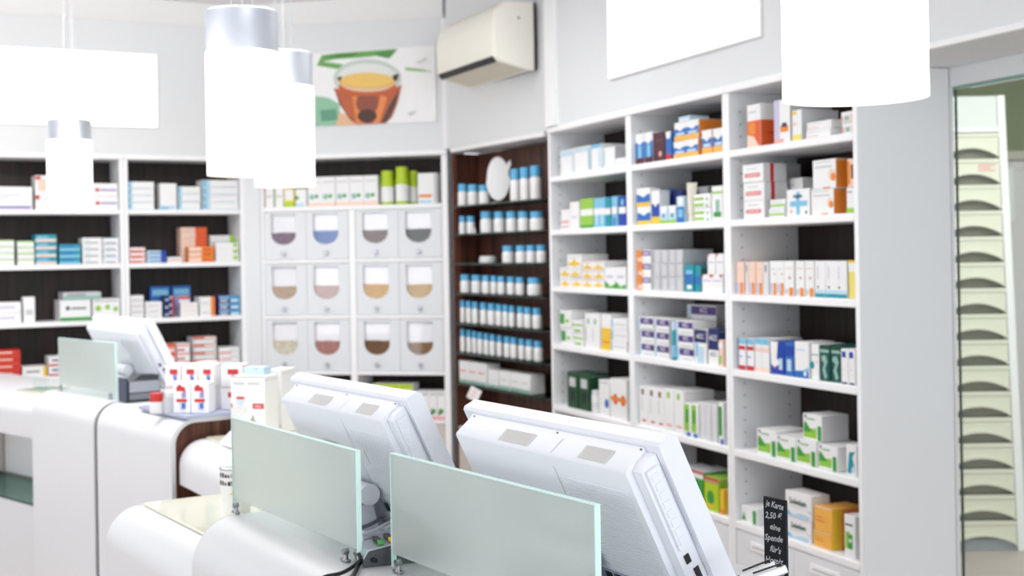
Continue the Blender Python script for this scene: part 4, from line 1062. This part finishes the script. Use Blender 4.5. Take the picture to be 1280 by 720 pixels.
# slate sign and pens
sx, sy = FK.at(971, 735, ZT)
sg = MB()
sw, shh = .0225, .127
sg.box(-sw, sw, -.002, .002, .0006, shh, plain('slate', (24, 26, 36), .7), .0005)
for i, tx_ in enumerate(['je Karte', '2,50 €', 'eine', 'Spende', "für's", 'Hospiz', 'Advent']):
    sg.text(tx_, plain('chalk', (226, 230, 238), .8), Matrix.Translation((-.001 + .0016 * (-1) ** i, -.0024, shh - .0095 - .0158 * i)) @ Matrix.Rotation(.05 * (-1) ** i, 4, 'Y'), .0125, width=.036 if len(tx_) > 5 else .03, shear=.25, bold=.0002)
sgo = sg.build('slate_sign', loc=FK.w(sx, sy, ZT), rz=FK.ang)
tag(sgo, 'small black slate sign with white handwriting, before the shelves at right', 'sign')
MB().box(-.03, .03, -.02, .02, 0.0004, .006, M_BLACK, .001).build('foot', sgo)
def raypt(px, py, Y): return CAM + ray(px, py) * Y
q1, q2 = raypt(969, 706, 1.55), raypt(983, 711, 1.52)
dc = Vector((.247, 1.537, ZT + .0006))
ds = MB(); ds.lathe([(.046, 0), (.05, .004), (.055, .034), (.053, .034), (.048, .006), (0, .005)], 32, M_DGREY)
o = ds.build('pen_dish', loc=dc); tag(o, 'shallow dark dish holding white pens at lower right', 'dish')
def pen(q, ln, dz, yy, label):
    h = math.sqrt(ln * ln - dz * dz)
    p = Vector((q.x - h, q.y + yy, q.z - dz)); d = q - p
    b = MB(); b.cyl((0, 0, 0), d * .66, .0042, M_BLACK, 14); b.cyl(d * .66, d, .0047, C('W', .25), 14)
    ob = b.build('pen', loc=p); tag(ob, label, 'pen', 'pens in the dark dish')
    c = MB(); n = d.normalized().cross(Vector((0, 0, 1))).normalized().cross(d.normalized())
    c.cyl(d * .70 + n * .0075, d * .97 + n * .0075, .0012, M_BLACK, 8); c.cyl(d * .96, d * .96 + n * .0075, .0014, M_BLACK, 8)
    c.build('clip', ob)
pen(q1, .128, .046, .004, 'white pen with black grip, farther of two in dark dish')
pen(q2, .128, .038, -.004, 'white pen with black grip, nearer of two in dark dish')

# ------------------------------------------------------------------ products on the far tall counter
a0, b0, c0_ = FB.at(171, 512, ZT), FB.at(252, 523, ZT), FB.at(290, 514, ZT)
tr = MB(); TX0, TX1, TY0, TY1 = a0[0], b0[0] - .004, min(a0[1], b0[1]) + .005, .36
cxx = (TX0 + TX1) / 2
tr.box(TX0 - cxx, TX1 - cxx, TY0, TY1, .0006, .006, plain('tray_lilac', (176, 182, 206), .35), .001)
for xa, xb, ya, yb_ in ((TX0, TX1, TY0, TY0 + .004), (TX0, TX1, TY1 - .004, TY1), (TX0, TX0 + .004, TY0 + .0041, TY1 - .0041), (TX1 - .004, TX1, TY0 + .0041, TY1 - .0041)):
    tr.box(xa - cxx, xb - cxx, ya, yb_, .0061, .011, plain('tray_lilac', (176, 182, 206), .35))
o = tr.build('display_tray', loc=FB.w(cxx, 0, ZT), rz=FB.ang); tag(o, 'shallow lilac-grey display tray on far tall counter, loaded with red-capped products', 'tray')
FT = Frame(atz(216, 517, ZT + .0065), -.16)
SH['K0'] = (FT, -1, 1, ZT + .0065); SHELF_TXT['K0'] = 'counter display tray'
yk = .004
JAR = [(.3, .55, .8, .78, 'RD'), (.5, .4, .75, .56, 'MV'), (.55, .3, .75, .42, 'BL'), (0, .97, 1, 1, 'PK'), (.98, 0, 1, 1, 'PE')]
JAR2 = [(.2, .72, .7, .86, 'RD'), ('p', [(.2, .86), (.4, .95), (.75, .74), (.7, .66)], 'RD'), (.5, .5, .75, .68, 'MV'), (.2, .36, .8, .47, 'RD'), (.4, .1, .7, .34, 'LV'), (.5, .15, .72, .34, 'BL')]
I('K0', 182, 200, 492, 'W', None, 'small white jar with red lid', kind='bottle', cap='RD', capf=.42, yo=yk - .02, shoulder=False, cat='jar')
I('K0', 202, 215, 490, 'LGY', None, 'clear grey pot with pale lid', kind='bottle', cap='W2', capf=.25, yo=yk - .012, shoulder=False, cat='pot')
I('K0', 216, 261, 478, 'W', JAR2, 'white carton printed with two red-capped jars', cols=2, d=.055, yo=yk, jit=False)
I('K0', 206, 268, 455, 'W', JAR, 'small white carton printed with red-capped jar', rows=2, cols=3, d=.06, yo=yk + .09, jit=False)
I('K0', 276, 304, 455, 'W', JAR, 'end white carton printed with red-capped jar', rows=2, d=.05, yo=yk + .09, jit=False)
I('K0', 244, 266, 452, 'PE', [(.1, .3, .8, .6, 'W')], 'cream carton behind the jar cartons', d=.05, yo=yk + .17)
# pieces on the low counter beside it
FT2 = Frame(FE.w(.11, .09), -.28)
SH['E0'] = (FT2, -1, 1, ZL + .0067); SHELF_TXT['E0'] = 'low counter beside wooden side panel'
BIGC = [(.08, .86, .4, .9, 'LV'), (.5, .86, .85, .9, 'LGY'), ('c', .28, .6, .15, 'W2'), (.16, .63, .4, .67, 'RD'), ('c', .28, .585, .07, 'PB'), (.64, .48, .97, .565, 'RD'), (.7, .505, .9, .535, 'PK'), (0, .985, 1, 1, 'GY'), (0, .5, .04, .56, 'RD'), (0, 0, .5, .5, 'W2')]
I('E0', 288, 331, 470, 'W', BIGC, 'large white carton with red label', d=.09, yo=.0, jit=False)
I('E0', 334, 352, 462, 'W', [(.1, .1, .9, .14, 'LGY')], 'plain tall white carton behind monitor', d=.1, yo=.11, cols=2, jit=False)
I('E0', 304, 329, 459, 'PB', [(.5, .75, .7, .9, 'BL'), (.2, .85, .9, .9, 'W')], 'pale blue carton lying on the large white one', d=.05, yo=.03, on='E0large white carton with red label')
tn = MB()
for k in (-1, 1):
    tn.add([(-.04, k * .045, 0), (.13, k * .045, 0), (.13, 0, .097), (.085, 0, .097)], [[0, 1, 2, 3]], C('W'))
tn.add([(.03, -.0302, .034), (.12, -.0302, .034), (.12, -.0262, .042), (.036, -.0262, .042)], [[0, 1, 2, 3]], C('LGY'))
o = tn.build('tent_card', loc=FE.w(.205, .052, ZL + .0072), rz=FE.ang); tag(o, 'white folded tent card leaning beside dark wood side panel', 'card')
# receipt printer beside the far monitor
rp = thing('receipt_printer', 'dark receipt printer below the leftmost monitor', 'printer', FB.w(.022, .02, ZT + .0006), FB.ang)
MB().box(-.037, .035, .001, .115, 0, .074, M_DGREY, .003).build('body', rp)
MB().box(-.037, .0365, -.006, .0005, 0, .082, M_TINE, .002).build('front_plate', rp)
b = MB(); b.prism([(.004, .01), (.004, .03), (.11, .03), (.11, .01)], 'x', .0352, .0375, M_MGREY); b.prism([(.004, .034), (.004, .07), (.11, .07), (.11, .034)], 'x', .0352, .0385, M_SILVER); b.build('side_cover', rp)
b = MB(); b.prism([(.02, .0742), (.11, .0742), (.112, .088), (.05, .092)], 'x', -.03, .03, M_DGREY); b.build('paper_lid', rp)
finish_labels()

# ------------------------------------------------------------------ room shell
def wall_band(name, fr, x0, x1, zb=TOP, front=0.0, back=.36, slab=True, label=None):
    b = MB(); b.box(x0, x1, front, back, zb, CEIL, M_WALL)
    if slab: b.box(x0, x1, .34, .40, 0, zb - .0005, M_WALL)
    return struct(b.build(name, loc=fr.w(0), rz=fr.ang), label)
xl0 = FL.on(-420, 150)[0]; xl1 = FL.on(312, 150)[0]
wall_band('wall_left', FL, xl0, xl1, label='pale grey wall above the leftmost shelving bays')
xc0, xc1 = FC.on(312, 150)[0], FC.on(558, 150)[0]
wall_band('wall_back', FC, xc0, xc1, label='pale grey wall above the tea drawers')
xs0, xs1 = FS.on(559, 150)[0], FS.on(690, 150)[0]
wall_band('wall_corner', FS, xs0, xs1, label='pale grey wall carrying the air conditioner')
RE = R_S[3]
b = MB(); b.box(R_S[0], RE - .0005, 0, .40, TOP, CEIL, M_WALL); b.box(R_S[0], RE - .0005, .337, .349, 0, TOP - .0005, M_WALL)
b.box(RE, 6.2, 0, .40, EYE + .535, CEIL, M_WALL)
b.box(RE, 6.2, .337, .43, EYE + .478, EYE + .5345, M_WALL)
b.box(RE + 1.25, 6.2, .345, .43, 0, EYE + .4775, M_WALL)
b.box(-2.6, R_S[0] - .2, .6, .66, 0, CEIL, M_WALL)
struct(b.build('wall_right', loc=FR.w(0), rz=FR.ang), 'pale grey wall above the right shelving, with opening at right edge')
# white strips: bulkhead edge, corner posts, cornice
b = MB(); b.box(RE + .001, 6.2, -.006, .012, EYE + .527, EYE + .545, M_BOARD, .002); struct(b.build('trim_1', loc=FR.w(0), rz=FR.ang))
b = MB(); xa, xb = FC.on(553, 100)[0], FC.on(563, 100)[0]; b.box(xa, xb, -.012, .02, TOP + .001, CEIL - .13, M_BOARD, .002); struct(b.build('trim_2', loc=FC.w(0), rz=FC.ang))
b = MB(); xa, xb = FR.on(684, 100)[0], FR.on(697, 100)[0]; b.box(xa, xb, -.014, .02, TOP + .001, CEIL - .001, M_BOARD, .002); struct(b.build('trim_3', loc=FR.w(0), rz=FR.ang))
b = MB(); p, q = FL.w(L_S[2] + .004, .0), FC.w(c0 - .004, 0)
fm_ = Frame.two(p, q); ww = (Vector(p[:2]) - Vector(q[:2])).length
b.box(0, ww, -.002, .03, 0, TOP, M_PANEL, .002); struct(b.build('trim_4', loc=fm_.w(0), rz=fm_.ang))
for i, (fr, xa, xb) in enumerate(((FL, xl0, xl1 - .01), (FC, xc0 + .005, xc1 - .005))):
    b = MB(); b.prism([(-.03, CEIL - .0005), (-.022, CEIL - .1), (-.006, CEIL - .125), (.01, CEIL - .125), (.01, CEIL - .0005)], 'x', xa, xb, M_CEIL); struct(b.build('trim_%d' % (5 + i), loc=fr.w(0), rz=fr.ang))
b = MB(); b.box(-6, 6, -1.5, 13, CEIL, CEIL + .1, M_CEIL); struct(b.build('ceiling'))
# floor: pale lino with faint speckle
m, nt, bs = newmat('lino_floor')
n = nt.nodes.new('ShaderNodeTexNoise'); n.inputs['Scale'].default_value = 40; r = nt.nodes.new('ShaderNodeValToRGB')
r.color_ramp.elements[0].color = srgb((176, 160, 154)); r.color_ramp.elements[1].color = srgb((204, 192, 186))
nt.links.new(n.outputs['Fac'], r.inputs['Fac']); nt.links.new(r.outputs['Color'], bs.inputs['Base Color']); bs.inputs['Roughness'].default_value = .4
b = MB(); b.box(-6, 6, -1.5, 13, -.1, -.0005, m); struct(b.build('floor'))
# far wall of the back room, olive
b = MB(); b.box(-5.0, 3.6, 4.6, 4.7, 0, CEIL - .001, painted('olive_paint', (168, 182, 130), .03)); struct(b.build('wall_back_room', loc=FR.w(0), rz=FR.ang), 'olive green wall seen through the opening')
# glass door leaf standing in the opening
b = MB(); b.box(RE + .006, RE + 1.2, .352, .359, .01, EYE + .470, M_CLEARG); b.box(RE + .0022, RE + .0058, .3515, .3595, .01, EYE + .470, M_DGLASS)
b.box(RE + .006, RE + 1.2, .3515, .3595, EYE + .4705, EYE + .4765, M_GEDGE)
struct(b.build('door_1', loc=FR.w(0), rz=FR.ang), 'frameless glass door leaf with dark green edge')

# light boxes and tea picture on the upper walls
def lightbox(fr, px0, px1, zb, zt, label):
    xa, xb = fr.on(px0, 110)[0], fr.on(px1, 110)[0]; cx = (xa + xb) / 2
    t = thing('light_box', label, 'light box', fr.w(cx, 0, zb), fr.ang)
    w = (xb - xa) / 2; h = zt - zb
    MB().box(-w, w, -.012, -.0005, 0, h, M_BOARD, .003).build('housing', t)
    MB().box(-w + .006, w - .006, -.0155, -.0122, .006, h - .006, M_LIGHTBOX, .001).build('glowing_face', t)
lightbox(FL, -150, 197, FL.on(197, 161)[1], FL.on(197, 68)[1], 'long glowing cream light box on wall above leftmost bays')
lightbox(FR, 764, 955, FR.on(860, 73)[1], FR.on(860, 73)[1] + .44, 'glowing white light box above middle right-wall bay')
pcm = MB()
bp = [(346, 70), (544, 56.5), (545.5, 152), (347, 159.5)]
q = px_poly(FC, bp, -.012); qb = px_poly(FC, bp, -.001)
pcm.add(q + qb, [[0, 1, 2, 3], [0, 1, 5, 4], [1, 2, 6, 5], [2, 3, 7, 6], [3, 0, 4, 7], [4, 5, 6, 7]], C((252, 252, 252)))
lay = [0]
def pp(pts, c):
    lay[0] += 1; pcm.flat(px_poly(FC, pts, -.012 - .0004 * lay[0]), C(c))
def el(cx, cy, rx, ry, c, a0=0, a1=360, n=36):
    pp([(cx + rx * math.cos(math.radians(a0 + (a1 - a0) * k / n)), cy + ry * math.sin(math.radians(a0 + (a1 - a0) * k / n))) for k in range(n + (0 if a1 - a0 == 360 else 1))], c)
pp([(396, 82), (402, 69), (420, 66.5), (497, 61), (490, 70), (486, 73), (470, 70), (450, 72), (420, 74), (404, 77), (426, 80), (440, 84), (420, 86)], (112, 172, 92))
pp([(404, 72), (425, 68), (450, 66), (440, 70), (420, 72)], (66, 130, 62))
pp([(468, 66), (495, 62), (485, 73), (474, 70)], (78, 150, 70))
pp([(394, 120), (410, 122), (424, 130), (426, 156.5), (394, 157.5)], (150, 200, 168))
pp([(400, 138), (420, 136), (422, 150), (402, 152)], (96, 160, 130))
pp([(506, 84), (524, 86), (543, 90), (522, 89), (507, 88)], (150, 200, 130))
pp([(424, 140), (452, 152), (450, 155.5), (420, 157)], (238, 190, 150))
el(459, 98, 42, 24, (206, 216, 212)); el(459, 99, 38, 20, (238, 240, 236))
pp([(417, 110), (424, 128), (432, 142), (446, 155.6), (482, 154), (490, 146), (497, 128), (502, 106), (486, 114), (459, 117), (434, 114)], (196, 96, 52))
pp([(420, 114), (430, 138), (444, 154), (438, 150), (424, 130)], (110, 60, 44))
pp([(499, 112), (494, 132), (484, 152), (476, 154), (486, 132)], (84, 52, 44))
pp([(440, 120), (446, 154.8), (456, 154.5), (450, 136), (446, 120)], (236, 138, 70))
pp([(476, 118), (484, 122), (474, 154), (466, 154.2), (470, 140)], (240, 142, 74))
el(459, 129, 14, 13, (150, 74, 56)); el(459, 145, 12, 8.5, (74, 34, 26))
pp([(421, 97), (427, 95), (428, 104), (424, 103)], (84, 48, 36)); pp([(491, 94), (499, 92), (496, 101), (490, 103)], (70, 40, 34))
el(459, 109, 36, 11, (206, 96, 50)); el(459, 103, 35, 12, (238, 184, 112)); el(459, 100, 33, 9, (246, 204, 108))
pp([(424, 106), (440, 113), (459, 115), (480, 113), (494, 105), (480, 110), (459, 111.5), (440, 110)], (236, 206, 180))
pp([(520, 78), (532, 72), (534, 74), (522, 80)], (222, 226, 226)); pp([(508, 142), (520, 138), (514, 145)], (206, 210, 216))
o = pcm.build('tea_picture', loc=FC.w(0), rz=FC.ang); tag(o, 'wall picture of a glass cup of amber tea with green leaves', 'picture')

# air conditioner
AF = Frame((FS.w(FS.on(674, 84)[0], -.004)[0], FS.w(FS.on(674, 84)[0], -.004)[1]), FS.ang - math.radians(3.0))
az = EYE + .845; AL = .70
ac = thing('air_conditioner', 'aged cream air conditioner on the wall above glass shelves', 'air conditioner', AF.w(-AL / 2, -.022, az), AF.ang)
b = MB(); b.prism([(0, .0), (-.02, 0), (-.178, .036), (-.196, .06), (-.200, .20), (-.185, .27), (-.14, .31), (0, .315)], 'x', -AL / 2 + .004, AL / 2 - .022, M_AC); b.build('casing', ac)
for xa, xb in ((AL / 2 - .0215, AL / 2), (-AL / 2, -AL / 2 + .0035)):
    b = MB(); b.prism([(0, -.002), (-.02, -.002), (-.172, .034), (-.19, .06), (-.194, .20), (-.18, .268), (-.136, .306), (0, .312)], 'x', xa, xb, M_AC)
    if xb > 0: b.cyl((AL / 2, -.075, .235), (AL / 2 + .001, -.075, .235), .006, M_MGREY, 12)
    b.build('end_cap', ac)
b = MB(); b.prism([(-.176, .0345), (-.19, .048), (-.1925, .056), (-.1985, .058), (-.1965, .046), (-.18, .031)], 'x', -AL / 2 + .02, AL / 2 - .03, M_BLACK); b.build('outlet_slot', ac)
b = MB(); b.prism([(-.03, .0015), (-.165, .0325), (-.165, .0305), (-.03, -.001)], 'x', -AL / 2 + .03, AL / 2 - .035, plain('ac_flap', (222, 214, 190), .4)); b.build('louvre', ac)
b = MB(); b.box(-AL / 2 + .02, AL / 2 - .003, .0005, .013, .0, .31, M_DGREY); b.build('mounting_plate', ac)

# pendant lamps
def lamp(px, py_bot, Y, label, d=.20, hg=.335, hm=.112):
    P = raypt(px, py_bot, Y)
    t = thing('pendant_lamp', label, 'lamp', P, 0, 'cylindrical white pendant lamps')
    r = d / 2
    b = MB(); b.lathe([(r, .02), (r, hg), (r - .004, hg), (r - .004, .02)], 48, M_SHADE); b.build('glass_shade', t)
    b = MB(); b.lathe([(r - .0045, .03), (0, .03)], 48, M_SHADEB); b.build('diffuser', t)
    b = MB(); b.lathe([(r - .003, -.001), (r + .0005, -.001), (r + .0005, .0195), (r - .003, .0195), (r - .003, -.001)], 48, M_SHADEB); b.build('rim', t)
    b = MB(); b.lathe([(r - .001, hg + .0005), (r - .002, hg + .002), (r - .002, hg + hm), (r - .006, hg + hm + .003), (0, hg + hm + .003)], 48, M_ALU); b.build('metal_cap', t)
    top = CEIL - P.z - .0005
    for k in (-1, 1):
        b = MB(); b.cyl((k * r * .3, 0, hg + hm + .0035), (k * r * .12, 0, top - .06), .0011, M_CHROME, 8); b.build('suspension_wire', t)
    b = MB(); b.cyl((0, .01, hg + hm + .0035), (0, .0, top - .06), .0022, plain('cord_grey', (196, 198, 202), .5), 8); b.build('cord', t)
    b = MB(); b.lathe([(.045, top - .06), (.048, top - .055), (.048, top)], 28, M_BOARD); b.build('canopy', t)
    return t
lamp(1069, 123, 1.85, 'largest glowing pendant lamp, cut off by top edge at right')
lamp(305.5, 219, 3.63, 'glowing pendant lamp with bluish metal cap, in front of another lamp')
lamp(356.5, 233, 4.46, 'glowing pendant lamp partly hidden behind a larger one')
lamp(88, 264, 6.1, 'small glowing pendant lamp before the leftmost shelving bay', hg=.325, hm=.09)

# ------------------------------------------------------------------ back room seen through the opening
YB = 6.5
bx1t, bx1b = raypt(1246, 160, YB).x, raypt(1272, 690, YB).x
bx0 = raypt(1181, 400, YB).x
zt_, zb_ = raypt(1220, 120, YB).z, raypt(1220, 690, YB).z
zb_ = max(zb_, .0)
M_DRW = painted('drawer_cream', (230, 229, 210), .015, 6, .35)
cb = thing('drawer_tower', 'tall cream tower of arched-handle drawers beyond the glass door', 'drawer cabinet', ((bx0 + bx1b) / 2, YB, 0), 0)
xm = (bx0 + bx1b) / 2
def xr(z): return bx1t + (bx1b - bx1t) * (zt_ - z) / zt_ - xm
cs = MB()
cs.prism([(xr(zt_) + .0, zt_), (xr(zt_) + .035, zt_), (xr(0) + .04, 0), (xr(0), 0)], 'y', -.012, .4, M_BOARD)
cs.prism([(bx0 - xm - .03, 0), (bx0 - xm - .03, zt_), (bx0 - xm - .002, zt_), (bx0 - xm - .002, 0)], 'y', -.012, .4, M_BOARD)
cs.prism([(bx0 - xm, .06), (xr(.06) - .001, .06), (xr(zt_) - .001, zt_ - .001), (bx0 - xm, zt_ - .001)], 'y', .05, .4, M_DGREY)
cs.build('carcass', cb)
z0d = raypt(1220, 683, YB).z; z1d = raypt(1220, 166, YB).z
MB().prism([(bx0 - xm, z1d + .03), (xr(z1d + .03) - .002, z1d + .03), (xr(zt_) - .002, zt_ - .002), (bx0 - xm, zt_ - .002)], 'y', -.004, .045, plain('blank_panel', (226, 230, 226), .4)).build('blank_panel', cb)
MB().prism([(bx0 - xm, z1d + .003), (xr(z1d) - .002, z1d + .003), (xr(z1d + .028) - .002, z1d + .028), (bx0 - xm, z1d + .028)], 'y', -.012, .045, M_BOARD).build('rail', cb)
ND = 16; hh = (z1d - z0d) / ND
for k in range(ND):
    zt2 = z1d - k * hh - .002; zb2 = zt2 - hh + .004
    xa, xb = bx0 - xm + .002, xr((zt2 + zb2) / 2) - .003
    w = xb - xa
    arch = [(xa + w * i / 16, zb2 + hh * .02 + hh * .36 * math.sin(PI * i / 16) ** .8) for i in range(17)]
    b = MB(); b.prism([(xa, zt2)] + arch + [(xb, zt2)], 'y', -.006, .012, M_DRW)
    b.prism([(x, z) for x, z in arch] + [(x, z + .014) for x, z in arch[::-1]], 'y', -.016, -.0062, M_DRW)
    b.prism([(xa, zt2 - .018), (xa, zt2), (xb, zt2), (xb, zt2 - .018)], 'y', -.011, -.0062, M_DRW)
    d_ = b.build('drawer', cb)
    MB().box(xa, xb, .02, .024, zb2, zt2 - hh * .4, plain('handle_recess', (128, 126, 110), .6)).build('handle_recess', d_)
    if k == 1:
        lb = MB(); 
        for j in range(3): lb.box(xa + w * .62, xa + w * (.92 - .08 * (j % 2)), -.0072, -.0064, zt2 - .034 - .014 * j, zt2 - .026 - .014 * j, C('PK'))
        lb.build('label_sticker', d_)
cs = MB().box(bx0 - xm - .02, xr(.03), .0, .3, 0.001, .055, plain('plinth_grey', (150, 156, 162), .5)); cs.build('plinth', cb)
wx = raypt(1268, 400, 7.5).x
wd = thing('wardrobe', 'pale grey-lilac cupboard with white notice beyond the drawer tower', 'cupboard', (wx + .05, 7.5, 0), 0)
ztw = raypt(1265, 200, 7.5).z
MB().box(-.26, .5, .012, .3, 0, ztw, plain('lilac_grey', (222, 217, 219), .5), .004).build('carcass', wd)
for k in range(2): MB().box(-.255 + k * .38, .118 + k * .377, -.004, .0115, .06, ztw - .06, plain('lilac_grey', (222, 217, 219), .5), .003).build('door', wd)
MB().box(-.28, .52, -.02, .31, ztw + .0005, ztw + .05, plain('sand_top', (196, 190, 176), .5), .003).build('top', wd)
nx0, nx1 = raypt(1252, 240, 7.5).x - wx - .05, raypt(1267, 240, 7.5).x - wx - .05
o = MB().box(-(nx1 - nx0) / 2, (nx1 - nx0) / 2, -.002, 0, 0, .3, C('W')).build('paper_notice', loc=(wx + .05 + (nx0 + nx1) / 2, 7.4945, raypt(1260, 276, 7.5).z))
tag(o, 'white paper notice fixed on the pale cupboard door beyond the opening', 'notice')

# ------------------------------------------------------------------ light
def area(name, loc, sx, sy, power, rot=(0, 0, 0), c=(1, 1, 1), spread=PI):
    l = bpy.data.lights.new(name, 'AREA'); l.shape = 'RECTANGLE'; l.size = sx; l.size_y = sy; l.energy = power; l.color = c; l.spread = spread
    o = bpy.data.objects.new(name, l); col.objects.link(o); o.location = loc; o.rotation_euler = rot; return o
area('overhead_fill_light', (-1.35, 4.3, CEIL - .02), 2.4, 2.6, 62, spread=math.radians(150))  # unseen area light added for overall brightness, no ceiling fixture modelled
area('front_fill_light', (3.0, -3.4, 2.0), 3.4, 2.2, 150, (math.radians(86), 0, math.radians(18)), (.93, .97, 1))  # unseen fill added at right front to brighten the shelving end panel
area('left_fill_light', (-4.6, -.2, 1.2), 3.0, 1.8, 56, (math.radians(92), 0, math.radians(-66)), (.92, .96, 1))  # fill added at far left for the monitor backs; no window there
area('far_wall_fill_light', (-1.7, 4.7, CEIL - .06), 2.2, .5, 17, (math.radians(62), 0, math.radians(24)), (1, .99, .97), math.radians(130))  # extra light added to lift the far walls, not a real fixture
area('back_room_fill_light', FR.w(1.6, 1.9, CEIL - .02), 1.6, 1.2, 50)  # area light added to brighten the closed-off back room
w = bpy.data.worlds.new('World'); sc.world = w; w.use_nodes = True
w.node_tree.nodes['Background'].inputs['Color'].default_value = (.93, .96, 1, 1); w.node_tree.nodes['Background'].inputs['Strength'].default_value = .9

# ------------------------------------------------------------------ camera
cd = bpy.data.cameras.new('camera'); cam = bpy.data.objects.new('camera', cd); col.objects.link(cam)
R = Matrix((RGT, UP, -FWD)).transposed().to_4x4()
cam.matrix_world = Matrix.Translation(CAM) @ R
cd.sensor_fit = 'HORIZONTAL'; cd.sensor_width = 36; cd.lens = F / 1280 * 36
cd.shift_y = -(360 - CY) / 1280; cd.clip_start = .05
cd.dof.use_dof = True; cd.dof.focus_distance = 1.75; cd.dof.aperture_fstop = 7.0
sc.camera = cam
sc.view_settings.view_transform = 'Standard'; sc.view_settings.look = 'None'; sc.view_settings.exposure = 0.09
sc.cycles.use_denoising = True; sc.cycles.max_bounces = 10; sc.cycles.transparent_max_bounces = 16
sc.cycles.caustics_reflective = False; sc.cycles.caustics_refractive = True; sc.cycles.sample_clamp_indirect = 6
